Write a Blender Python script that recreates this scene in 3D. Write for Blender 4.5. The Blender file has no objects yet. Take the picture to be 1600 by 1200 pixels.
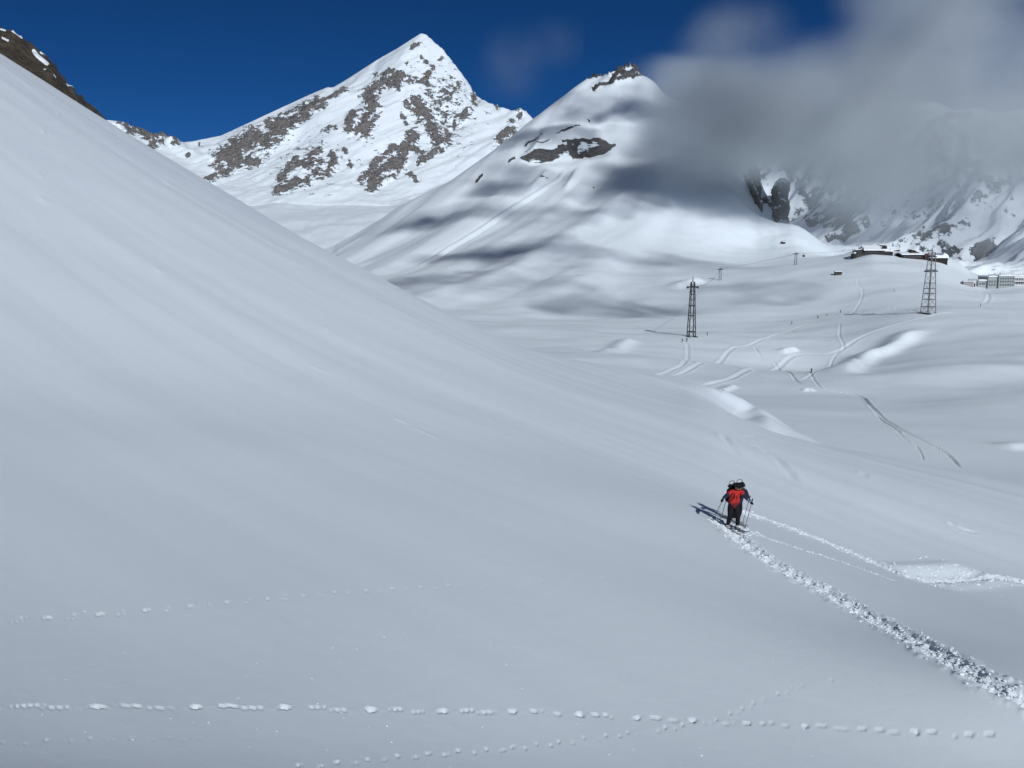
import bpy, bmesh, math, random
import numpy as np
from mathutils import Vector, Matrix, Quaternion
from mathutils.geometry import delaunay_2d_cdt

# ------------------------------------------------------------------ camera, world, sun, exposure
scene = bpy.context.scene
FPX, HORIZON = 1386.0, 390.0                      # focal length and eye-level row, in pixels of the 1600x1200 photograph
PITCH = math.atan((600 - HORIZON) / FPX)
cam_d = bpy.data.cameras.new('camera')
cam_d.sensor_fit = 'HORIZONTAL'
cam_d.sensor_width = 36.0
cam_d.lens = 36.0 * FPX / 1600.0
cam_d.clip_start = 0.1
cam_d.clip_end = 60000.0
cam = bpy.data.objects.new('camera', cam_d)
scene.collection.objects.link(cam)
cam.location = (0, 0, 0)
cam.rotation_euler = (math.pi / 2 - PITCH, 0, 0)
scene.camera = cam

SUN = Vector((0.28, -0.80, 0.50)).normalized()   # towards the sun: behind the viewer's right shoulder
world = bpy.data.worlds.new('World')
scene.world = world
world.use_nodes = True
wn = world.node_tree
sky = wn.nodes.new('ShaderNodeTexSky')
sky.sky_type = 'NISHITA'
sky.sun_disc = False
sky.sun_elevation = math.asin(SUN.z)
sky.sun_rotation = math.atan2(SUN.x, SUN.y)
sky.altitude = 2400.0
sky.air_density = 0.42
sky.dust_density = 0.0
sky.ozone_density = 8.0
hsv = wn.nodes.new('ShaderNodeHueSaturation')        # the deep, saturated blue of high mountain air
hsv.inputs['Saturation'].default_value = 1.11
hsv.inputs['Value'].default_value = 0.86
wn.links.new(sky.outputs[0], hsv.inputs['Color'])
wn.links.new(hsv.outputs[0], wn.nodes['Background'].inputs[0])
wn.nodes['Background'].inputs[1].default_value = 0.055

sun_d = bpy.data.lights.new('sun', 'SUN')
sun_d.energy = 3.3
sun_d.angle = math.radians(0.53)
sun_d.color = (1.0, 0.975, 0.94)
sun = bpy.data.objects.new('sun', sun_d)
scene.collection.objects.link(sun)
sun.rotation_euler = SUN.to_track_quat('Z', 'Y').to_euler()

scene.view_settings.view_transform = 'Standard'
scene.view_settings.look = 'None'
scene.view_settings.exposure = -0.05
scene.view_settings.gamma = 1.0
scene.view_settings.use_white_balance = True      # the photograph is balanced on the cool side
scene.view_settings.white_balance_temperature = 6050
scene.view_settings.white_balance_tint = 8
scene.cycles.use_denoising = True
scene.cycles.volume_bounces = 2
scene.cycles.max_bounces = 4
scene.cycles.diffuse_bounces = 3
scene.cycles.caustics_reflective = False
scene.cycles.caustics_refractive = False
scene.cycles.volume_max_steps = 256

# ------------------------------------------------------------------ helpers: rays, noise, splines
CP, SP = math.cos(PITCH), math.sin(PITCH)
def ray(px, py):
    """x/y and z/y of the viewing ray through a pixel of the photograph."""
    X = (np.asarray(px, float) - 800) / FPX
    Y = (600 - np.asarray(py, float)) / FPX
    dy = CP + Y * SP
    return X / dy, (-SP + Y * CP) / dy
def world_at(px, py, depth):
    u, t = ray(px, py)
    return np.stack([u * depth, np.ones_like(u) * depth, t * depth], -1)
def project(x, y, z):
    f = y * CP - z * SP
    return 800 + FPX * x / f, 600 - FPX * (y * SP + z * CP) / f
def sstep(a, b, x):
    t = np.clip((x - a) / (b - a), 0, 1)
    return t * t * (3 - 2 * t)

_rng = np.random.RandomState(7)
_perm = np.tile(_rng.permutation(512), 3)
_grad = _rng.rand(512) * 2 * np.pi
_gx, _gy = np.cos(_grad), np.sin(_grad)
def perlin(x, y, seed=0):
    x = x + seed * 37.13; y = y + seed * 91.71
    xi = np.floor(x).astype(np.int64); yi = np.floor(y).astype(np.int64)
    xf = x - xi; yf = y - yi
    xi &= 511; yi &= 511
    a = _perm[xi] + yi; b = _perm[xi + 1] + yi
    def g(h, dx, dy):
        h = _perm[h]
        return _gx[h] * dx + _gy[h] * dy
    u = xf * xf * xf * (xf * (xf * 6 - 15) + 10); v = yf * yf * yf * (yf * (yf * 6 - 15) + 10)
    n0 = g(a, xf, yf) * (1 - u) + g(b, xf - 1, yf) * u
    n1 = g(a + 1, xf, yf - 1) * (1 - u) + g(b + 1, xf - 1, yf - 1) * u
    return (n0 * (1 - v) + n1 * v) * 1.5
def fbm(x, y, octaves=4, seed=0, gain=0.5):
    s = 0; amp = 1.0
    for o in range(octaves):
        s = s + amp * perlin(x, y, seed + o)
        x = x * 2.03; y = y * 2.03; amp *= gain
    return s
def ridged(x, y, octaves=4, seed=0, gain=0.55):
    s = 0; amp = 1.0
    for o in range(octaves):
        s = s + amp * (1 - 2 * np.abs(perlin(x, y, seed + o)))
        x = x * 2.07; y = y * 2.07; amp *= gain
    return s
def tps_fit(P, z, lam=0.0):
    P = np.asarray(P, float); n = len(P)
    d2 = ((P[:, None] - P[None]) ** 2).sum(-1)
    K = 0.5 * d2 * np.log(d2 + 1e-12) + lam * np.eye(n)
    A = np.zeros((n + 3, n + 3)); A[:n, :n] = K
    A[:n, n] = 1; A[:n, n + 1:] = P; A[n:, :n] = A[:n, n:].T
    w = np.linalg.solve(A, np.r_[np.asarray(z, float), 0, 0, 0])
    def f(x, y):
        sh = x.shape; x = x.ravel(); y = y.ravel(); out = w[n] + w[n + 1] * x + w[n + 2] * y
        for i in range(n):
            d2 = (x - P[i, 0]) ** 2 + (y - P[i, 1]) ** 2
            out = out + w[i] * 0.5 * d2 * np.log(d2 + 1e-12)
        return out.reshape(sh)
    return f
def blur(a, k, it=2):
    for _ in range(it):
        for ax in (0, 1):
            pad = [(0, 0), (0, 0)]; pad[ax] = (k + 1, k)
            c = np.cumsum(np.pad(a, pad, mode='edge'), axis=ax)
            n = a.shape[ax]
            a = (np.take(c, range(2 * k + 1, 2 * k + 1 + n), axis=ax) - np.take(c, range(0, n), axis=ax)) / (2 * k + 1)
    return a
def facet_fit(P, z, x, y):
    """Piecewise-linear surface over the control points (creases stay sharp)."""
    pts = [Vector((p[0], p[1])) for p in P]
    vo, _, fo, orig, _, _ = delaunay_2d_cdt(pts, [], [], 0, 1e-6)
    zz = [z[o[0]] for o in orig]
    out = np.full(x.shape, np.nan)
    for f in fo:
        (x0, y0), (x1, y1), (x2, y2) = [vo[i] for i in f[:3]]
        det = (y1 - y2) * (x0 - x2) + (x2 - x1) * (y0 - y2)
        if abs(det) < 1e-9: continue
        a = ((y1 - y2) * (x - x2) + (x2 - x1) * (y - y2)) / det
        b = ((y2 - y0) * (x - x2) + (x0 - x2) * (y - y2)) / det
        m = (a >= -1e-6) & (b >= -1e-6) & (a + b <= 1 + 1e-6)
        out[m] = (a * zz[f[0]] + b * zz[f[1]] + (1 - a - b) * zz[f[2]])[m]
    return out
def seg_dist(x, y, pts):
    """distance to a polyline, signed side, and length along it"""
    best = np.full(x.shape, 1e9); along = np.zeros(x.shape); side = np.zeros(x.shape); L = 0.0
    for (x0, y0), (x1, y1) in zip(pts[:-1], pts[1:]):
        dx, dy = x1 - x0, y1 - y0; l = math.hypot(dx, dy) + 1e-9
        t = np.clip(((x - x0) * dx + (y - y0) * dy) / l ** 2, 0, 1)
        ex, ey = x - x0 - t * dx, y - y0 - t * dy
        d = np.hypot(ex, ey); m = d < best
        best = np.where(m, d, best); along = np.where(m, L + t * l, along)
        side = np.where(m, np.sign(dx * ey - dy * ex), side); L += l
    return best, side, along, L
def smooth_line(pts, n=12):
    """Catmull-Rom resampling of a 2-D polyline"""
    p = np.asarray(pts, float)
    if len(p) < 3: return [tuple(q) for q in p]
    p = np.vstack([2 * p[0] - p[1], p, 2 * p[-1] - p[-2]]); out = []
    for i in range(1, len(p) - 2):
        for k in range(n):
            t = k / n; a, b, c, d = p[i - 1:i + 3]
            out.append(0.5 * (2 * b + (c - a) * t + (2 * a - 5 * b + 4 * c - d) * t * t + (3 * b - a - 3 * c + d) * t ** 3))
    out.append(p[-2])
    return [tuple(q) for q in out]

class Sheet:
    """A piece of terrain: heights on rows at growing distance from the valley's viewpoint and on fanned columns."""
    def __init__(s, u, y):
        s.u = np.asarray(u); s.yr = np.asarray(y)
        s.U, s.Y = np.meshgrid(s.u, s.yr); s.X = s.U * s.Y; s.Z = None
        s.rock = np.zeros(s.X.shape)
    def silhouette(s, target, depth, start=0.35, it=3, soft=3):
        """raise or lower the crest, column by column, so that its height is that of the crest in the photograph;
        depth: (column, metres) pairs saying how far away the crest runs"""
        tu, tt = ray(*np.array(target, float).T)
        dp = np.array(depth, float); du = ray(dp[:, 0], 300.0)[0]
        want = np.interp(s.u, tu, tt); ys = np.interp(s.u, du, dp[:, 1])
        inside = sstep(tu[0] - .08, tu[0], s.u) * (1 - sstep(tu[-1], tu[-1] + .08, s.u))
        rows = (s.Y > .72 * ys[None]) & (s.Y < 1.3 * ys[None])
        w = sstep(start, 1.0, s.Y / ys[None])
        for _ in range(it):
            top = np.where(rows, s.Z / s.Y, -9).max(0)
            delta = (want - top) * inside
            if soft: delta = blur(delta[None].repeat(3, 0), soft, 1)[1]
            s.Z = s.Z + s.Y * delta[None] * w
        return want - top
    def hit(s, px, py):
        u, t = ray(px, py); j = np.clip(np.searchsorted(s.u, u), 1, len(s.u) - 1)
        a = (u - s.u[j - 1]) / (s.u[j] - s.u[j - 1])
        zc = s.Z[:, j - 1] * (1 - a) + s.Z[:, j] * a
        r = zc / s.yr - t
        k = np.nonzero((r[1:] >= 0) & (r[:-1] < 0))[0]
        if len(k) == 0:
            k = np.array([np.argmax(r[2:])]); y = s.yr[k[0]]
        else:
            i = k[0]; f = -r[i] / (r[i + 1] - r[i]); y = s.yr[i] + f * (s.yr[i + 1] - s.yr[i])
        return np.array([u * y, y, np.interp(y, s.yr, zc)])
    def height(s, x, y):
        u = x / y; j = int(np.clip(np.searchsorted(s.u, u), 1, len(s.u) - 1))
        a = (u - s.u[j - 1]) / (s.u[j] - s.u[j - 1])
        return float(np.interp(y, s.yr, s.Z[:, j - 1] * (1 - a) + s.Z[:, j] * a))
    def line(s, px_pts):
        return smooth_line([s.hit(*p)[:2] for p in px_pts], 8)
    def near(s, pts, margin):
        p = np.array(pts)
        return (s.X > p[:, 0].min() - margin) & (s.X < p[:, 0].max() + margin) & (s.Y > p[:, 1].min() - margin) & (s.Y < p[:, 1].max() + margin)
    def stroke(s, pts, width, hgt, fade=0.15, edge=0.0, persp=0):
        """a soft ridge (or groove) along a line; edge raises small banks on both sides"""
        m = s.near(pts, width * 4)
        d, side, al, L = seg_dist(s.X[m], s.Y[m], pts)
        env = sstep(0, fade * L + 1e-6, al) * (1 - sstep(L * (1 - fade), L, al + 1e-6)) if fade else 1.0
        q = d / (width * s.Y[m] / persp if persp else width)
        s.Z[m] += env * hgt * (np.exp(-q * q * 2.5) - edge * np.exp(-((q - 1.35) / .45) ** 2))
    def bank(s, pts, w_in, w_out, hgt, side=1, fade=0.25):
        """a wind lip: rises gently towards the line from one side and falls steeply on the other"""
        m = s.near(pts, w_in * 2 + w_out * 2)
        d, sd, al, L = seg_dist(s.X[m], s.Y[m], pts)
        env = sstep(0, fade * L, al) * (1 - sstep(L * (1 - fade), L, al + 1e-6))
        q = d * sd * side
        prof = np.where(q < 0, np.exp(-(q / w_in) ** 2 * 2), np.exp(-(q / w_out) ** 2 * 2))
        s.Z[m] += env * hgt * prof
    def mound(s, px, py, rx, ry, hgt, rot=0.0):
        c = s.hit(px, py); dx = s.X - c[0]; dy = s.Y - c[1]
        a = dx * math.cos(rot) + dy * math.sin(rot); b = -dx * math.sin(rot) + dy * math.cos(rot)
        s.Z += hgt * np.exp(-(a / rx) ** 2 - (b / ry) ** 2)
    def mesh(s, name, mat, label, cat=None, kind='structure'):
        nr, nc = s.X.shape
        co = np.stack([s.X, s.Y, s.Z], -1).reshape(-1, 3).astype(np.float32)
        i = np.arange((nr - 1) * (nc - 1)); r = i // (nc - 1); c = i % (nc - 1); k = r * nc + c
        quads = np.stack([k, k + 1, k + nc + 1, k + nc], -1).astype(np.int32)
        me = bpy.data.meshes.new(name)
        me.vertices.add(len(co)); me.vertices.foreach_set('co', co.ravel())
        me.loops.add(quads.size); me.loops.foreach_set('vertex_index', quads.ravel())
        me.polygons.add(len(quads)); me.polygons.foreach_set('loop_start', np.arange(0, quads.size, 4, dtype=np.int32))
        me.polygons.foreach_set('use_smooth', np.ones(len(quads), dtype=bool))
        at = me.attributes.new('rock', 'FLOAT', 'POINT'); at.data.foreach_set('value', s.rock.ravel().astype(np.float32))
        me.update(); me.validate()
        me.materials.append(mat)
        o = bpy.data.objects.new(name, me); scene.collection.objects.link(o)
        o['kind'] = kind; o['label'] = label
        if cat: o['category'] = cat
        return o
def rock_strokes(s, strokes, conv, m=None):
    """how deep inside a rock outcrop every terrain point lies (1 = middle of a traced outcrop, <0 = snow)"""
    px, py = project(s.X, s.Y, s.Z)
    out = np.full(px.shape, -3.0)
    for pts, w in strokes:
        q = [conv(*p) for p in pts]
        if len(q) == 1: q = q + [(q[0][0] + .01, q[0][1])]
        wpx = w * conv.scale
        a = np.array(q); mm = (px > a[:, 0].min() - 5 * wpx) & (px < a[:, 0].max() + 5 * wpx) & (py > a[:, 1].min() - 5 * wpx) & (py < a[:, 1].max() + 5 * wpx)
        d = seg_dist(px[mm], py[mm], q)[0]
        out[mm] = np.maximum(out[mm], 1 - d / wpx)
    return out
class Crop:
    """pixel positions read in an enlarged crop of the photograph"""
    def __init__(s, x0, y0, k): s.x0, s.y0, s.scale = x0, y0, 1.0 / k
    def __call__(s, X, Y): return s.x0 + X * s.scale, s.y0 + Y * s.scale

# ------------------------------------------------------------------ materials
def new_mat(name):
    m = bpy.data.materials.new(name); m.use_nodes = True
    return m, m.node_tree.nodes, m.node_tree.links, m.node_tree.nodes['Principled BSDF']
def N(nodes, kind, **kw):
    n = nodes.new(kind)
    for k, v in kw.items():
        if k in n.bl_rna.properties: setattr(n, k, v)
        else: n.inputs[k].default_value = v
    return n
def terrain_mat(name, rock_a, rock_b, scale, bump_scale, rock_bump, thr=0.18, amp=1.1, snow=(0.82, 0.875, 0.91), stretch=(1, 1, 1), rot=(0, 0, 0), snow_bump=0.02, snow_noise=0.6, rough=.62):
    """snow, with bare rock where the terrain's 'rock' value plus a broken noise passes a threshold"""
    m, n, l, b = new_mat(name)
    tc = N(n, 'ShaderNodeTexCoord')
    mp = N(n, 'ShaderNodeMapping'); mp.inputs['Rotation'].default_value = rot; mp.inputs['Scale'].default_value = stretch
    l.new(tc.outputs['Object'], mp.inputs['Vector'])
    at = N(n, 'ShaderNodeAttribute', attribute_name='rock')
    n1 = N(n, 'ShaderNodeTexNoise', Scale=scale, Detail=9.0, Roughness=rough); l.new(mp.outputs[0], n1.inputs['Vector'])
    ma = N(n, 'ShaderNodeMath', operation='MULTIPLY_ADD'); ma.inputs[1].default_value = amp * 2; ma.inputs[2].default_value = -amp
    l.new(n1.outputs['Fac'], ma.inputs[0])
    ad = N(n, 'ShaderNodeMath', operation='ADD'); l.new(at.outputs['Fac'], ad.inputs[0]); l.new(ma.outputs[0], ad.inputs[1])
    rp = N(n, 'ShaderNodeMapRange'); rp.inputs['From Min'].default_value = thr - .07; rp.inputs['From Max'].default_value = thr + .07
    l.new(ad.outputs[0], rp.inputs['Value'])
    n2 = N(n, 'ShaderNodeTexNoise', Scale=scale * 3.1, Detail=6.0, Roughness=0.7); l.new(mp.outputs[0], n2.inputs['Vector'])
    cr = N(n, 'ShaderNodeValToRGB'); cr.color_ramp.elements[0].position = 0.32; cr.color_ramp.elements[1].position = 0.68
    cr.color_ramp.elements[0].color = (*rock_a, 1); cr.color_ramp.elements[1].color = (*rock_b, 1)
    l.new(n2.outputs['Fac'], cr.inputs[0])
    n3 = N(n, 'ShaderNodeTexNoise', Scale=snow_noise, Detail=5.0, Roughness=0.6); l.new(tc.outputs['Object'], n3.inputs['Vector'])
    sc = N(n, 'ShaderNodeValToRGB'); sc.color_ramp.elements[0].color = (snow[0] * .965, snow[1] * .97, snow[2] * .98, 1); sc.color_ramp.elements[1].color = (*snow, 1)
    l.new(n3.outputs['Fac'], sc.inputs[0])
    mx = N(n, 'ShaderNodeMix', data_type='RGBA')
    l.new(rp.outputs[0], mx.inputs['Factor']); l.new(sc.outputs[0], mx.inputs['A']); l.new(cr.outputs[0], mx.inputs['B'])
    l.new(mx.outputs['Result'], b.inputs['Base Color'])
    b.inputs['Roughness'].default_value = 0.62
    b.inputs['Specular IOR Level'].default_value = 0.25
    # relief: coarse broken faces on the rock, a faint grain on the snow
    n4 = N(n, 'ShaderNodeTexNoise', Scale=bump_scale, Detail=7.0, Roughness=0.65); l.new(mp.outputs[0], n4.inputs['Vector'])
    rb = N(n, 'ShaderNodeMath', operation='MULTIPLY'); l.new(n4.outputs['Fac'], rb.inputs[0]); l.new(rp.outputs[0], rb.inputs[1])
    rb2 = N(n, 'ShaderNodeMath', operation='MULTIPLY'); l.new(rb.outputs[0], rb2.inputs[0]); rb2.inputs[1].default_value = rock_bump
    sb = N(n, 'ShaderNodeMath', operation='MULTIPLY_ADD'); l.new(n3.outputs['Fac'], sb.inputs[0]); sb.inputs[1].default_value = snow_bump; l.new(rb2.outputs[0], sb.inputs[2])
    bp = N(n, 'ShaderNodeBump'); bp.inputs['Strength'].default_value = 1.0; bp.inputs['Distance'].default_value = 1.0
    l.new(sb.outputs[0], bp.inputs['Height']); l.new(bp.outputs[0], b.inputs['Normal'])
    return m
def paint(name, col, rough=0.6, metal=0.0, noise=0.0, scale=5.0, bump=0.0):
    m, n, l, b = new_mat(name)
    tc = N(n, 'ShaderNodeTexCoord'); nz = N(n, 'ShaderNodeTexNoise', Scale=scale, Detail=4.0)
    l.new(tc.outputs['Object'], nz.inputs['Vector'])
    cr = N(n, 'ShaderNodeValToRGB')
    k0, k1 = 1 - noise, 1 + noise
    cr.color_ramp.elements[0].color = (col[0] * k0, col[1] * k0, col[2] * k0, 1); cr.color_ramp.elements[1].color = (min(col[0] * k1, 1), min(col[1] * k1, 1), min(col[2] * k1, 1), 1)
    cr.color_ramp.elements[0].position = .3; cr.color_ramp.elements[1].position = .7
    l.new(nz.outputs['Fac'], cr.inputs[0]); l.new(cr.outputs[0], b.inputs['Base Color'])
    b.inputs['Specular IOR Level'].default_value = .3; b.inputs['Roughness'].default_value = rough; b.inputs['Metallic'].default_value = metal
    if bump:
        bp = N(n, 'ShaderNodeBump'); bp.inputs['Distance'].default_value = bump; l.new(nz.outputs['Fac'], bp.inputs['Height']); l.new(bp.outputs[0], b.inputs['Normal'])
    return m
def planks(name, col_a, col_b, w):
    m, n, l, b = new_mat(name)
    tc = N(n, 'ShaderNodeTexCoord'); wv = N(n, 'ShaderNodeTexWave', bands_direction='Z', Scale=1.0 / w, Distortion=0.4)
    l.new(tc.outputs['Object'], wv.inputs['Vector'])
    cr = N(n, 'ShaderNodeValToRGB'); cr.color_ramp.elements[0].color = (*col_a, 1); cr.color_ramp.elements[1].color = (*col_b, 1)
    l.new(wv.outputs['Fac'], cr.inputs[0]); l.new(cr.outputs[0], b.inputs['Base Color']); b.inputs['Roughness'].default_value = .8
    return m

M = {}
def snow_mat(name, scale, bump, snow=(0.82, 0.875, 0.91)):
    m, n, l, b = new_mat(name)
    tc = N(n, 'ShaderNodeTexCoord'); n3 = N(n, 'ShaderNodeTexNoise', Scale=scale, Detail=5.0, Roughness=0.6); l.new(tc.outputs['Object'], n3.inputs['Vector'])
    sc = N(n, 'ShaderNodeValToRGB'); sc.color_ramp.elements[0].color = (snow[0] * .965, snow[1] * .97, snow[2] * .98, 1); sc.color_ramp.elements[1].color = (*snow, 1)
    l.new(n3.outputs['Fac'], sc.inputs[0]); l.new(sc.outputs[0], b.inputs['Base Color'])
    b.inputs['Roughness'].default_value = 0.62; b.inputs['Specular IOR Level'].default_value = 0.25
    bp = N(n, 'ShaderNodeBump'); bp.inputs['Strength'].default_value = 1.0; bp.inputs['Distance'].default_value = bump
    l.new(n3.outputs['Fac'], bp.inputs['Height']); l.new(bp.outputs[0], b.inputs['Normal'])
    return m
M['slope'] = snow_mat('slope_snow', 2.5, .008)
M['valley'] = terrain_mat('valley_snow_and_rock', (.06, .06, .061), (.17, .163, .157), .06, .09, 5.0, amp=.9, thr=.3, rough=.7, stretch=(1, 1, 4.0), snow_bump=.12, snow_noise=.16)
M['peak'] = terrain_mat('peak_snow_and_rock', (.125, .115, .11), (.34, .315, .295), .03, .04, 26.0, amp=3.4, rough=.78, stretch=(1, 1, 1.6), rot=(0, .6, 0), snow_bump=1.5, snow_noise=.02)
M['ridge'] = terrain_mat('brown_ridge', (.045, .036, .026), (.115, .092, .066), .05, .16, 4.0, thr=.2, amp=.8, snow_bump=.1, snow_noise=.2)
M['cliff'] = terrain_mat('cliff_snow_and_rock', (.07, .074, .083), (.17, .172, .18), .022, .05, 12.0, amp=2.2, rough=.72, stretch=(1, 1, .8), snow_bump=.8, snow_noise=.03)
M['roof_snow'] = paint('roof_snow', (.85, .87, .89), .6, noise=.02, scale=.8, bump=.1)

# ------------------------------------------------------------------ the near slope
def col_grid(lo, hi, n, outer, m):
    a = np.linspace(lo, hi, n)
    t = np.linspace(0, 1, m + 1)[1:] ** 1.6
    return np.r_[(lo - outer * t)[::-1], a, hi + outer * t]
def row_grid(segs):
    """segs: (y_start, y_end, rows), log-spaced"""
    out = []
    for a, b, n in segs: out.append(np.exp(np.linspace(math.log(a), math.log(b), n, endpoint=False)))
    out.append([segs[-1][1]])
    return np.concatenate(out)

NEAR_SIL = [(-160, -12), (0, 88), (100, 150), (250, 240), (400, 330), (520, 400), (650, 472), (740, 515), (800, 540), (870, 557), (950, 572), (1050, 592), (1100, 606), (1150, 640), (1210, 674), (1300, 698), (1400, 717), (1500, 735), (1600, 756), (1760, 790)]
NEAR_DEP = [(-160, 230), (0, 215), (250, 190), (520, 160), (740, 130), (870, 112), (1050, 98), (1180, 86), (1300, 74), (1450, 68), (1600, 62), (1760, 58)]
near = Sheet(col_grid(-.66, .64, 800, .9, 24), row_grid([(1.2, 6, 60), (6, 18, 260), (18, 45, 210), (45, 330, 190)]))
ctl = [(1145, 830, 29), (1600, 1090, 15.5), (1380, 975, 20.5), (1600, 905, 36), (1420, 900, 31.5),
       (800, 1200, 11.6), (0, 1200, 8.8), (1600, 1200, 13.6), (400, 1105, 11.7), (800, 1105, 13.6),
       (0, 970, 13.4), (400, 945, 15.9), (800, 905, 20), (0, 600, 30), (400, 700, 28.5), (800, 720, 34), (1145, 720, 46), (1400, 800, 43.5),
       (-160, -12, 230), (0, 88, 215), (250, 240, 190), (520, 400, 160), (740, 515, 130), (870, 557, 112), (1050, 592, 98), (1180, 661, 82), (1300, 698, 74), (1450, 726, 68), (1600, 756, 62), (1760, 790, 58)]
P = [world_at(*c) for c in ctl]
P.append(np.array([0, 0, -1.75])); P.append(np.array([-2, -1.5, -.7])); P.append(np.array([3, 0, -3.0]))
for c in ctl[-12:]:                                   # beyond its crest the slope rolls over
    d = c[2]; u, t = ray(c[0], c[1]); P.append(np.array([u * d * 1.5, d * 1.5, (t - .07) * d * 1.5]))
P = np.array(P)
near.Z = tps_fit(P[:, :2] / 50, P[:, 2], lam=1e-4)(near.X / 50, near.Y / 50)
err_near = near.silhouette(NEAR_SIL, NEAR_DEP, .35, 3, 14)

# wind-packed streaks running down across the slope, stronger high on the left
A0 = near.hit(60, 330); B0 = near.hit(420, 560)
a = math.atan2(B0[1] - A0[1], B0[0] - A0[0])
ca, sa = math.cos(a), math.sin(a)
al = near.X * ca + near.Y * sa; ac = -near.X * sa + near.Y * ca
far_w = sstep(12, 70, near.Y)
near.Z += fbm(al / 110, ac / 9, 3, 3) * (.05 + .12 * far_w) + fbm(al / 30, ac / 2.6, 3, 11) * (.009 + .022 * far_w)
near.Z += fbm(near.X / 22, near.Y / 22, 3, 23) * .10 * sstep(8, 30, near.Y)

# small wind ridges below the crest, right of centre, and the sunlit lip where the slope breaks off
for pts, w, h in [([(1165, 694), (1185, 700), (1210, 715), (1228, 732), (1250, 752)], .30, .16), ([(1160, 682), (1180, 685), (1200, 690)], .25, .10),
                  ([(1128, 678), (1140, 694), (1160, 712)], .30, .08), ([(1480, 815), (1500, 826), (1530, 834)], .22, .10), ([(1330, 735), (1370, 748)], .2, .05)]:
    near.stroke(near.line(pts), w, -h, .2, .5)
lip = near.line([(1100, 607), (1130, 628), (1160, 645), (1190, 662), (1208, 673)])
lip = [(x + 1.2 * k / len(lip), y + 3.0) for k, (x, y) in enumerate(lip)]
near.bank(lip, 2.2, 6.0, 1.5, 1, .3)
near.stroke([(x - .2, y - 6.0) for x, y in lip], 3.5, -.5, .2)
random.seed(4)
for k in range(44):                                   # short broken wind crusts high on the slope
    px = random.uniform(0, 700); py = 88 + px * .57 + random.choice((random.uniform(12, 60), random.uniform(20, 230))); L = random.uniform(14, 60)
    p0 = near.hit(px, py); p1 = near.hit(px + L, py + L * random.uniform(.42, .52)); k0 = p0[1] / 40
    near.stroke([tuple(p0[:2]), tuple(p1[:2])], .10 * k0, random.uniform(.03, .07) * k0, .35)

# animal tracks: prints pressed into the snow
def print_mark(x, y, lx, ly, depth, rot):
    m = (np.abs(near.X - x) < 3 * lx) & (np.abs(near.Y - y) < 3 * lx)
    dx = near.X[m] - x; dy = near.Y[m] - y
    a = dx * math.cos(rot) + dy * math.sin(rot); b = -dx * math.sin(rot) + dy * math.cos(rot)
    q = np.sqrt((a / lx) ** 2 + (b / ly) ** 2)
    th = np.arctan2(b / ly, a / lx); ph = x * 7.3 + y * 3.1
    q = q * (1 + .12 * np.sin(3 * th + ph) + .07 * np.sin(5 * th + 2 * ph)) + .10 * fbm(near.X[m] / .05, near.Y[m] / .05, 2, 5)
    near.Z[m] -= depth * (1 - sstep(.55, 1.15, q)) - depth * .10 * np.exp(-((q - 1.35) / .25) ** 2)
def trail(px_pts, pattern, period, size, depth, seed):
    """pattern: list of (along 0..1, across, length, width) marks repeated every `period` metres"""
    rs = random.Random(seed); pts = near.line(px_pts); acc = 0.0; prev = pts[0]; out = []
    P2 = np.array(pts); seg = np.hypot(*np.diff(P2, axis=0).T); cum = np.r_[0, np.cumsum(seg)]
    s = 0.0
    while s < cum[-1]:
        shrink = 1 - .30 * s / cum[-1]; per = period * shrink * rs.uniform(.92, 1.08)
        for (t, ac, ln, wd, dp) in pattern:
            q = s + t * per
            if q > cum[-1]: continue
            x = np.interp(q, cum, P2[:, 0]); y = np.interp(q, cum, P2[:, 1])
            x2 = np.interp(q + .05, cum, P2[:, 0]); y2 = np.interp(q + .05, cum, P2[:, 1]); r = math.atan2(y2 - y, x2 - x + 1e-9)
            ac2 = ac * size * rs.uniform(.7, 1.3)
            fade = 1 - sstep(.35, 1.0, np.array(q / cum[-1])) * .55
            print_mark(x - math.sin(r) * ac2, y + math.cos(r) * ac2, ln * size * shrink * rs.uniform(.8, 1.2), wd * .72 * size * shrink * rs.uniform(.8, 1.2), depth * dp * float(fade) * rs.uniform(.7, 1.2), r + rs.uniform(-.15, .15))
        s += per
HARE = [(.0, .0, .15, .12, 1.0), (.36, .04, .27, .055, .75), (.62, -.06, .27, .05, .55)]
trail([(-20, 1105), (88, 1104), (250, 1105), (500, 1107), (800, 1112), (1000, 1122), (1115, 1128), (1300, 1136), (1600, 1148)], HARE, 1.3, .70, .07, 1)
FOX = [(.0, .06, .10, .055, 1.0), (.5, -.06, .10, .05, .8)]
trail([(470, 1198), (560, 1190), (700, 1177), (900, 1157), (1060, 1136), (1115, 1128), (1180, 1100), (1250, 1073), (1310, 1063), (1400, 1066)], FOX, .48, .6, .034, 2)
trail([(-10, 971), (120, 964), (300, 948), (450, 934), (600, 922), (800, 911), (960, 902)], [(.0, .05, .11, .07, 1.0), (.42, -.10, .16, .05, .5), (.55, .14, .08, .05, .5)], .8, .7, .045, 3)
trail([(0, 1162), (90, 1157), (200, 1155), (330, 1156)], FOX, .5, .6, .016, 4)

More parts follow.
